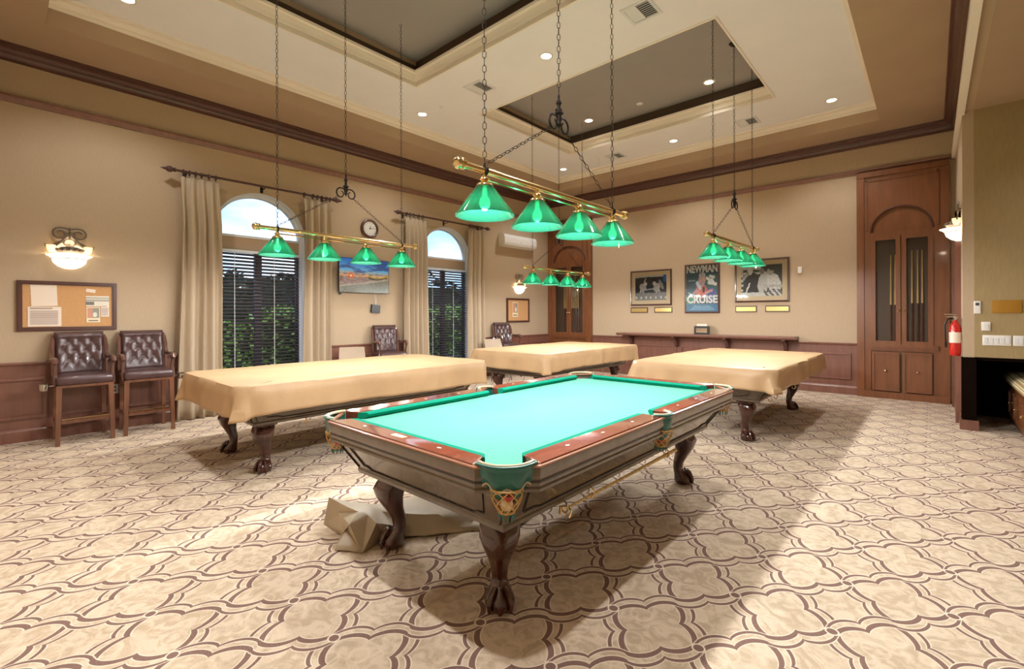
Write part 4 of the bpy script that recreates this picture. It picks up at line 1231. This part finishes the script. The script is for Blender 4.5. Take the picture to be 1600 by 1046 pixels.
def sconce(loc, label, face='x'):
    """wrought iron lamp, local x out of the wall"""
    t = thing('wall_sconce', label, 'wall lamp', loc)
    if face == '-x': t.rotation_euler = (0, 0, pi)
    m = MB()
    for s in (-1, 1):
        pts = []
        for i in range(22):
            a = i / 21; th = radians(100) - a * radians(430); r = .072 * (1 - .62 * a)
            pts.append((.03, s * (.082 + r * cos(th)), .205 + r * sin(th)))
        m.tube([(.03, 0, .26), (.03, s * .04, .272)] + pts, .009, 6)
        m.tube([(.03, s * .02, .19), (.03, s * .07, .12), (.035, s * .12, .06), (.04, s * .17, .035), (.045, s * .205, .05), (.05, s * .21, .075)], [.010, .010, .011, .010, .008, .006], 6)
        m.tube([(.03, s * .05, .13), (.035, s * .10, .10), (.04, s * .14, .075)], .008, 6)
    m.tube([(.03, 0, .28), (.03, 0, .14)], .010, 6)
    m.tube([(.03, .05 * cos(2 * pi * j / 14), .10 + .05 * sin(2 * pi * j / 14)) for j in range(14)], .008, 6, closed=True)
    m.tube([(.001, 0, .20), (.03, 0, .20)], .012, 6).tube([(.001, 0, .06), (.03, 0, .06)], .012, 6)
    m.build('iron_scrolls', M['iron_grey'], t)
    n = MB(); n.lathe([(.10, -.02), (.12, .0), (.10, .03), (.08, .05), (.05, .055)], 16, (.03, 0, 0), a0=-pi / 2, a1=pi / 2, caps=False)
    for k_ in range(7):
        a = -pi / 2 + pi * (k_ + .5) / 7
        n.ball((.03 + .115 * cos(a), .115 * sin(a), .018), .018, 8, 5)
    n.build('crown_ornament', M['iron_grey'], t)
    for s in (-1, 1):
        MB().lathe([(.002, -.02), (.022, -.015), (.034, .01), (.040, .05), (.044, .062)], 14, (.05, s * .16, .0), caps=False).build('candle_cup', M['candle'], t)
    b = MB(); prof = [(.002, -.205), (.05, -.20), (.10, -.175), (.14, -.135), (.155, -.09), (.172, -.065), (.20, -.05), (.205, -.045), (.19, -.042), (.14, -.06)]
    b.lathe(prof, 24, (.002, 0, 0), a0=-pi / 2, a1=pi / 2, caps=False)
    b.build('glass_bowl', M['bowl'], t, 50)
    rb = MB(); rb.tube([(.002 + .158 * cos(-pi / 2 + pi * j / 16), .158 * sin(-pi / 2 + pi * j / 16), -.088) for j in range(17)], .004, 5)
    rb.build('bowl_band', M['iron_grey'], t)
    ld = bpy.data.lights.new('sconce_light', 'POINT'); ld.energy = 5; ld.shadow_soft_size = .03; ld.color = (1, .84, .62)
    lo = bpy.data.objects.new('sconce_light', ld); COL.objects.link(lo); lo.parent = t; lo.location = (.12, 0, -.01)
sconce((LX, .615, 2.17), 'lit iron and glass wall lamp above the wide pinboard')
sconce((LX, 8.70, 2.12), 'lit iron and glass wall lamp beyond the right window')
sconce((RX, 8.15, 2.52), 'iron and glass wall lamp on the right wall above the red extinguisher', '-x')

# wall outlet behind the second chair
t = thing('wall_outlet', 'white wall outlet low behind the second spectator chair', 'outlet', (LX + .0125, 1.02, .50))
MB().rbox(.005, 0, 0, .0045, .036, .058, .003).build('cover_plate', M['white'], t)
MB().box(.0096, .011, -.012, .012, .012, .034).box(.0096, .011, -.012, .012, -.034, -.012).build('sockets', M['vent_dark'], t, 0)

# clock
t = thing('wall_clock', 'round brown wall clock with white face above the television', 'clock', (LX, 4.58, 2.975))
MB().lathe([(.001, .001), (.168, .001), (.175, .02), (.168, .045), (.150, .052), (.130, .042), (.126, .030)], 36, axis='x', caps=False).build('clock_case', M['brown_dark'], t)
MB().lathe([(.001, .030), (.130, .030)], 36, axis='x', caps=False).build('clock_face', M['white'], t)
tk = MB()
for i in range(12):
    a = pi * 2 * i / 12; L = .018 if i % 3 else .026
    d = Vector((0, sin(a), cos(a))); s = Vector((0, cos(a), -sin(a))) * .003
    tk.add([Vector((.0315, 0, 0)) + d * .112 + s, Vector((.0315, 0, 0)) + d * .112 - s, Vector((.0315, 0, 0)) + d * (.112 - L) - s, Vector((.0315, 0, 0)) + d * (.112 - L) + s], [(0, 1, 2, 3)])
tk.build('hour_marks', M['black'], t, 0)
for nm, a, L, w in (('minute_hand', radians(80), .095, .004), ('hour_hand', radians(8), .062, .0055)):
    d = Vector((0, sin(a), cos(a))); s = Vector((0, cos(a), -sin(a))) * w; b0 = Vector((.034, 0, 0))
    MB().loft([[b0 - d * .015 + s, b0 - d * .015 - s, b0 - d * .015 - s + Vector((.002, 0, 0)), b0 - d * .015 + s + Vector((.002, 0, 0))], [b0 + d * L + s * .4, b0 + d * L - s * .4, b0 + d * L - s * .4 + Vector((.002, 0, 0)), b0 + d * L + s * .4 + Vector((.002, 0, 0))]]).build(nm, M['black'], t, 0)

# television with a sunset beach
t = thing('television', 'flat television showing a beach sunset with a boat, between the windows', 'television', (LX + .11, 4.42, 2.10))
MB().box(-.02, .02, -.49, .49, -.30, .30).build('tv_body', M['black'], t, 0)
def tvpic(u, v):
    from mathutils import noise
    n = np.array([noise.noise(Vector((a * 4, b * 9, 1.0))) for a, b in zip(u, v)]); n2 = np.array([noise.noise(Vector((a * 14, b * 30, 5.0))) for a, b in zip(u, v)]); n3 = np.array([noise.noise(Vector((a * 50, b * 60, 7.0))) for a, b in zip(u, v)])
    r = np.zeros((len(u), 3)); hz = .47
    t_ = np.clip((v - hz) / (1 - hz), 0, 1)[:, None]
    top = np.array((36, 104, 186.)); mid = np.array((110, 178, 214.)); low = np.array((250, 170, 96.))
    sky = np.where(t_ > .35, mid + (top - mid) * (t_ - .35) / .65, low + (mid - low) * t_ / .35)
    warm = np.exp(-((u - .22) / .35) ** 2)[:, None] * np.clip(1 - t_ * 3, 0, 1); sky = sky * (1 - warm * .6) + np.array((250, 150, 60)) * warm * .6
    cl = np.clip((n + .35 * n2 + .55 * (v - .62) + .35 * (u - .5)) * 3, 0, 1)[:, None] * (v > .58)[:, None]
    sky = sky * (1 - cl * .75) + np.array((52, 66, 118)) * cl * .75
    lowc = np.clip(1 - np.abs(v - .55) * 28 - n2 * 2, 0, 1)[:, None]; sky = sky * (1 - lowc * .6) + np.array((90, 84, 120)) * lowc * .6
    sea = np.array((150, 112, 98.)) + n2[:, None] * 60
    sand = np.array((118, 110, 84.)) + n3[:, None] * 80 + n2[:, None] * 24 - (1 - u[:, None]) * 10
    shore = .20 + .24 * u + .02 * n
    r = np.where((v > hz)[:, None], sky, np.where((v > shore)[:, None], sea, sand))
    wet = ((v < shore) & (v > shore - .05)); r[wet] = r[wet] * .5 + np.array((235, 200, 160)) * .5
    sun = np.hypot((u - .22) * 1.7, v - hz - .02); r[sun < .03] = (255, 226, 150); g = (sun < .10) & (sun >= .03); r[g] = r[g] * .4 + np.array((250, 90, 30)) * .6
    bu = (u - .78) / .21; bl = .40 + .07 * np.clip(bu, -1, 1) ** 2 + .02 * bu
    boat = (np.abs(bu) < 1) & (v > bl - .005 + .02 * bu) & (v < bl + .075 - .055 * (1 - bu ** 2) + .035)
    r[boat] = (30, 22, 14); st = boat & (v > bl + .03); r[st] = (186, 150, 30)
    return r
art('screen', .965, .585, 150, 90, tvpic, t, (.0215, 0, 0), (pi / 2, 0, pi / 2), M['tvpic'])
MB().box(-.108, -.02, -.10, .10, -.10, .10).build('wall_mount', M['black'], t, 0)
MB().box(-.01, .012, -.48, -.44, -.34, -.30).build('sensor', M['black'], t, 0)
t = thing('media_box', 'small black box hanging on its cable below the television', 'box', (LX + .03, 4.69, 1.52))
b_o = MB().box(-.028, .02, -.085, .085, -.075, .075).build('case', M['black'], t, 0); b_o.rotation_euler = (radians(-6), 0, 0)
MB().tube([(-.012, .0, .075), (-.015, .01, .15), (-.012, -.02, .26), (.03, -.04, .285)], .004, 5).tube([(-.012, .02, .075), (-.015, .03, .16), (-.012, .01, .26), (.03, 0, .285)], .004, 5).build('cable', M['white'], t)

# split air conditioner
t = thing('air_conditioner', 'white wall-mounted air conditioner beyond the right window', 'air conditioner', (LX, 8.58, 3.17))
m = MB(); prof = [(.001, .145), (.14, .145), (.185, .12), (.205, .06), (.205, -.06), (.19, -.10), (.13, -.145), (.001, -.145)]
m.loft([[(x, y, z) for x, z in prof] for y in (-.59, .59)]); m.build('casing', M['white'], t, 0)
MB().box(.150, .196, -.56, .56, -.108, -.098).build('air_flap', M['vent_white'], t, 0)
MB().box(.2045, .2055, -.02, .02, -.03, -.02).build('indicator', M['vent_dark'], t, 0)

# ================================================================== back wall (local: x along, y into the wall, z up; pictures face -y)
def picture(cx, cz, w, h, label, fn, mat_w, nx, ny, border=.035, cat='picture'):
    t = thing('framed_picture', label, cat, (cx, BY, cz))
    b = border
    f = MB(); prof = [(0, -.001), (0, -.022), (.006, -.030), (b * .6, -.026), (b, -.018), (b, -.001)]
    rings = []
    for sx, sz in ((-1, -1), (1, -1), (1, 1), (-1, 1), (-1, -1)): rings.append([(sx * (w / 2 - o_), y_, sz * (h / 2 - o_)) for o_, y_ in prof])
    f.loft(rings, caps=False).build('frame', M['framewood'], t, 20)
    iw, ih = w - 2 * b, h - 2 * b
    if mat_w:
        MB().box(-iw / 2, iw / 2, -.012, -.004, -ih / 2, ih / 2).build('mat_board', M['mat'], t, 0)
        iw -= 2 * mat_w; ih -= 2 * mat_w
    art('print', iw, ih, nx, ny, fn, t, (0, -.0135, 0), (pi / 2, 0, 0), M['print'])
    MB().add([(-w / 2 + b, -.0165, -h / 2 + b), (w / 2 - b, -.0165, -h / 2 + b), (w / 2 - b, -.0165, h / 2 - b), (-w / 2 + b, -.0165, h / 2 - b)], [(0, 1, 2, 3)]).build('glazing', M['cabglass'], t, 0)
    return t
def ell(u, v, cu, cv, ru, rv, rot=0):
    c, s = cos(rot), sin(rot); x = (u - cu); y = (v - cv); return ((x * c + y * s) / ru) ** 2 + ((-x * s + y * c) / rv) ** 2 < 1
def seg(u, v, a, b, w, asp=1.0):
    ax, ay = a; bx, by = b; dx, dy = bx - ax, by - ay; t_ = np.clip(((u - ax) * dx + (v - ay) * dy) / (dx * dx + dy * dy), 0, 1)
    return np.hypot(u - ax - dx * t_, (v - ay - dy * t_) * asp) < w
def wob(u, v, k=.018):
    from mathutils import noise
    a = np.array([noise.noise(Vector((x * 9, y * 9, 2.))) for x, y in zip(u, v)]); b = np.array([noise.noise(Vector((x * 9, y * 9, 12.))) for x, y in zip(u, v)])
    g = np.array([noise.noise(Vector((x * 26, y * 26, 4.))) for x, y in zip(u, v)])
    return u + a * k, v + b * k, g[:, None]
def bw1(u, v):
    u, v, g = wob(u, v); r = bw1_(u, v); return r * (1 + g * .14)
def bw2(u, v):
    u, v, g = wob(u, v, .02); r = bw2_(u, v); return np.where(r > 150, r * 1.06, r * .85) * (1 + g * .14)
def film(u, v):
    u, v, g = wob(u, v, .012); r = film_(u, v); return r * (1 + g * .15)
def bw1_(u, v):
    r = A(u, (34, 34, 42)); r[v > .93] = (208, 206, 200)
    r[v < .30] = (150, 148, 146); r[(v < .36) & (v >= .30)] = (70, 70, 74)
    for s, c in ((0, .23), (1, .72)):
        d = 1 if s == 0 else -1
        r[ell(u, v, c + .02 * d, .52, .10, .17, d * .3)] = (186, 184, 182)
        r[ell(u, v, c + .10 * d, .66, .055, .085)] = (220, 218, 214)
        r[seg(u, v, (c, .55), (c - .06 * d, .34), .035)] = (196, 194, 190)
        r[seg(u, v, (c + .02 * d, .45), (c + .03 * d, .30), .03)] = (180, 178, 176)
    r[ell(u, v, .84, .62, .05, .2, .3)] = (150, 150, 150)
    r[seg(u, v, (.26, .42), (.68, .46), .025)] = (190, 188, 184)
    r[seg(u, v, (.30, .70), (.34, .88), .02)] = (170, 168, 164)
    r[(u > .90) & (v > .72)] = (40, 96, 190)
    m = (v < .16) & (np.sin(u * 40) > .6) & (v > .06); r[m] = (226, 224, 220)
    return r
def bw2_(u, v):
    r = A(u, (60, 58, 56)); r[(v > .70) & (u < .5)] = (188, 186, 182); r[(v > .78) & (v < .86) & (u < .55)] = (60, 60, 60); r[(v > .92) & (u < .22)] = (235, 233, 230)
    r[ell(u, v, .30, .45, .17, .36, .2)] = (38, 36, 34); r[ell(u, v, .23, .80, .075, .11)] = (206, 202, 196); r[seg(u, v, (.16, .74), (.06, .56), .04)] = (160, 156, 152)
    r[ell(u, v, .55, .42, .13, .36, -.1)] = (200, 197, 192); r[ell(u, v, .52, .80, .07, .10)] = (150, 146, 140)
    r[ell(u, v, .80, .42, .17, .32, .2)] = (216, 213, 208); r[ell(u, v, .72, .76, .08, .11)] = (176, 172, 166); r[ell(u, v, .76, .86, .07, .06)] = (60, 56, 52)
    r[seg(u, v, (.12, .12), (.22, .42), .018)] = (226, 224, 220); r[seg(u, v, (.62, .32), (.95, .30), .05)] = (190, 186, 180)
    r[(v < .12)] = (212, 210, 206); r[(v < .22) & (u > .55) & (np.sin(u * 50 + v * 30) > 0)] = (120, 118, 114); r[(u < .05) & (np.sin(v * 40) > 0)] = (200, 198, 194)
    r[(u > .92) & (v > .72)] = (48, 46, 44)
    return r
def film_(u, v):
    r = A(u, (34, 66, 84)) + np.clip((.5 - np.abs(v - .55)) * 20, 0, 20)[:, None]
    r[(v > .18) & (v < .80) & (u > .62)] = (26, 92, 92); r[(v < .30) & (v > .16) & (u < .25)] = (10, 140, 100)
    r[ell(u, v, .48, .44, .19, .16)] = (218, 96, 84); r[ell(u, v, .80, .36, .16, .15)] = (70, 90, 160)
    r[seg(u, v, (.34, .30), (.44, .50), .05)] = (222, 110, 96); r[seg(u, v, (.20, .36), (.34, .46), .035)] = (196, 140, 150)
    r[seg(u, v, (.62, .40), (.82, .46), .025)] = (222, 150, 150); r[ell(u, v, .56, .47, .035, .07)] = (40, 20, 30)
    r[seg(u, v, (.36, .62), (.44, .52), .05)] = (206, 214, 228); r[ell(u, v, .51, .70, .115, .115)] = (206, 160, 150); r[ell(u, v, .51, .79, .11, .06)] = (186, 176, 176); r[ell(u, v, .51, .60, .07, .06)] = (190, 150, 150)
    for (a, b, w) in (((.66, .72), (.80, .66), .035), ((.76, .76), (.88, .74), .03), ((.72, .62), (.94, .585), .035), ((.82, .70), (.86, .62), .03)): r[seg(u, v, a, b, w)] = (240, 236, 232)
    r[(v > .66) & (v < .69) & (u < .30) & (u > .06)] = (140, 160, 170)
    for i in range(5): r[seg(u, v, (.05 + i * .05, .42 - i * .02), (.16 + i * .05, .38 - i * .01), .008)] = (180, 200, 206)
    r[v < .165] = (38, 108, 150); m = (v < .13) & (v > .03) & (np.abs(u - .5) < .25 + .2 * (1 - v / .13)) & (np.sin(v * 260) > .0); r[m] = (120, 176, 204)
    r[(v > .305) & (v < .32)] = (110, 220, 200)
    return r
picture(-4.72, 2.00, .985, .80, 'framed black and white photograph of two players leaning, left of the poster', bw1, .085, 110, 80, .035)
pt_ = picture(-3.58, 1.94, .72, 1.035, 'framed colour poster with big white lettering, between the two photographs', film, 0, 110, 150, .035, 'poster')
for body, z in (('NEWMAN', .405), ('CRUISE', -.235)):
    me = text_mesh(body, .22, .0006); me.materials.append(M['white'])
    o = inst('lettering', me, pt_, (0, -.0145, z), (pi / 2, 0, 0))
    w_ = max(v.co.x for v in me.vertices) - min(v.co.x for v in me.vertices); h_ = max(v.co.y for v in me.vertices) - min(v.co.y for v in me.vertices)
    o.scale = (.635 / w_, .165 / h_, 1)
picture(-2.45, 2.05, .96, .84, 'framed black and white photograph of seated onlookers, right of the poster', bw2, .085, 110, 90, .035)
for x0, x1, lb in ((-5.21, -4.79, 'small framed brass plaque below the left photograph, left one'), (-4.63, -4.22, 'small framed brass plaque below the left photograph, right one'),
                   (-2.92, -2.53, 'small framed brass plaque below the right photograph, left one'), (-2.38, -1.97, 'small framed brass plaque below the right photograph, right one')):
    t = thing('wall_plaque', lb, 'plaque', ((x0 + x1) / 2, BY, 1.50)); w = (x1 - x0) / 2
    MB().box(-w, w, -.016, -.001, -.062, .062).build('backing', M['framewood'], t, 0)
    MB().box(-w + .018, w - .018, -.019, -.016, -.042, .042).build('plate', M['gold'], t, 0)
t = thing('wall_sensor', 'small white sensor box to the right of the framed pictures', 'sensor', (-1.80, BY, 2.21))
MB().rbox(0, -.018, 0, .035, .017, .06, .01).build('case', M['white'], t)

# ledge on brackets
t = thing('drink_ledge', 'long brown drink ledge on brackets below the pictures', 'shelf', (-3.6, BY, 0))
m = MB(); prof = [(-.001, .985), (-.315, .985), (-.325, .975), (-.325, .955), (-.30, .945), (-.29, .93), (-.001, .93)]
m.loft([[(x, y - .046, z) for y, z in prof] for x in (-1.80, 1.77)]); m.build('ledge_board', M['brown'], t, 0)
MB().box(-1.80, 1.77, -.045, -.001, .895, .985).build('ledge_cleat', M['brown'], t, 0)
for x in (-1.55, -.50, .55, 1.58):
    m = MB(); pr_ = [(-.014, .93), (-.30, .93), (-.30, .905), (-.25, .895), (-.19, .86), (-.13, .80), (-.10, .745), (-.06, .71), (-.014, .70)]
    m.loft([[(x + s * .03, y - .018, z) for y, z in pr_] for s in (-1, 1)]); m.build('ledge_bracket', M['brown_dark'], t, 0)
t = thing('desk_frame', 'small black box frame with white cards standing on the ledge', 'holder', (-3.52, BY - .19, .9855))
MB().box(-.15, .15, -.02, .02, 0, .17).box(-.12, .12, -.021, -.02, .03, .14).build('holder_box', M['black'], t, 0)
MB().box(-.10, .10, .0, .012, .17, .215).build('cards', M['paper'], t, 0)
MB().box(-.11, .11, -.024, -.0212, .035, .13).build('front_plate', M['chrome'], t, 0)

# ================================================================== right side
t = thing('fire_extinguisher', 'red fire extinguisher hanging on the right wall', 'fire extinguisher', (RX - .064, 7.98, .88))
MB().lathe([(.001, 0), (.045, .0), (.054, .015), (.056, .05), (.056, .34), (.046, .385), (.03, .41), (.022, .42), (.022, .44)], 20).build('cylinder', M['red'], t)
MB().lathe([(.0565, .16), (.0575, .16), (.0575, .29), (.0565, .29)], 20, caps=False).build('instruction_band', M['paper'], t)
MB().lathe([(.02, .44), (.026, .45), (.026, .475), (.015, .485)], 12).box(-.09, .02, -.009, .009, .475, .487).box(-.10, .015, -.009, .009, .505, .517).build('valve_handle', M['chrome'], t)
MB().tube([(-.02, -.01, .46), (-.07, -.03, .45), (-.095, -.04, .38), (-.09, -.04, .25), (-.085, -.03, .16)], .009, 7).lathe([(.010, .10), (.014, .16)], 8, (-.085, -.03, 0)).build('hose', M['black'], t)
MB().box(.057, .063, -.02, .02, .2, .46).build('wall_hook', M['chrome'], t, 0)

FY = AY
def plate(x, z, w, h, name, label, cat, mt=None, extra=None):
    t = thing(name, label, cat, (x, FY, z))
    MB().rbox(0, -.006, 0, w / 2, .0055, h / 2, .003).build('cover_plate', mt or M['white'], t)
    if extra: extra(t)
plate(.405, 1.475, .058, .15, 'thermostat', 'white thermostat with small display on the alcove wall', 'thermostat', None,
      lambda t: MB().box(-.016, .016, -.014, -.0118, .022, .055).build('display', M['vent_dark'], t, 0))
plate(.477, 1.25, .075, .105, 'light_switch', 'single white switch above the wide switch plate', 'switch', None,
      lambda t: MB().box(-.018, .018, -.017, -.0118, -.03, .03).build('rocker', M['white'], t, 0))
def rockers(n, w):
    def f(t):
        me = MB().box(-.015, .015, -.017, -.0118, -.032, .032).mesh('rocker', M['vent_white'], 0)
        for i in range(n): inst('rocker', me, t, ((i - (n - 1) / 2) * w, 0, 0))
    return f
plate(.565, 1.085, .235, .12, 'light_switch', 'wide white multi-gang switch plate on the alcove wall', 'switch', None, rockers(5, .045))
plate(.738, 1.085, .085, .12, 'light_switch', 'white double switch at the right end of the alcove wall row', 'switch', None, rockers(2, .036))
plate(.645, 1.48, .245, .15, 'wall_plaque', 'flat ochre wooden plaque on the alcove wall', 'plaque', mat('ochre_plaque', (166, 118, 30), .5))

t = thing('upholstered_bench', 'built-in bench with striped cushion and panelled doors in the alcove', 'bench', (.0, 0, 0))
bx0, bx1, by0, by1 = .72, 1.30, 4.3, 9.05
MB().box(bx0 + .03, bx1, by0, by1, .07, .50).box(bx0 + .05, bx1, by0, by1, 0, .07).build('bench_base', M['cabinet'], t, 0)
MB().box(bx0 - .0, bx1, by0, by1, .50, .53).build('bench_top_edge', M['cabinet'], t, 0)
m = MB(); pr_ = [(bx0 - .01, .532), (bx0 - .025, .555), (bx0 - .015, .60), (bx0 + .03, .635), (bx0 + .15, .65), (bx1 - .08, .65), (bx1, .63), (bx1, .532)]
m.loft([[(x, y, z) for x, z in pr_] for y in (by0, by1)]); m.build('cushion', M['stripes'], t, 40)
y = by0 + .04
while y + .52 < by1:
    d = MB(); d.box(bx0 + .012, bx0 + .03, y, y + .52, .10, .48)
    do = d.build('bench_door', M['cabinet'], t, 0)
    r = MB()
    for (a, b2, z0, z1) in ((y + .04, y + .48, .42, .445), (y + .04, y + .48, .135, .16), (y + .04, y + .06, .16, .42), (y + .46, y + .48, .16, .42)): r.box(bx0, bx0 + .012, a, b2, z0, z1)
    r.build('door_moulding', M['cabinet'], do, 0)
    MB().ball((bx0 - .015, y + .26, .30), .015).tube([(bx0 + .012, y + .26, .30), (bx0 - .015, y + .26, .30)], .006, 6).build('knob', M['brass'], do)
    y += .54
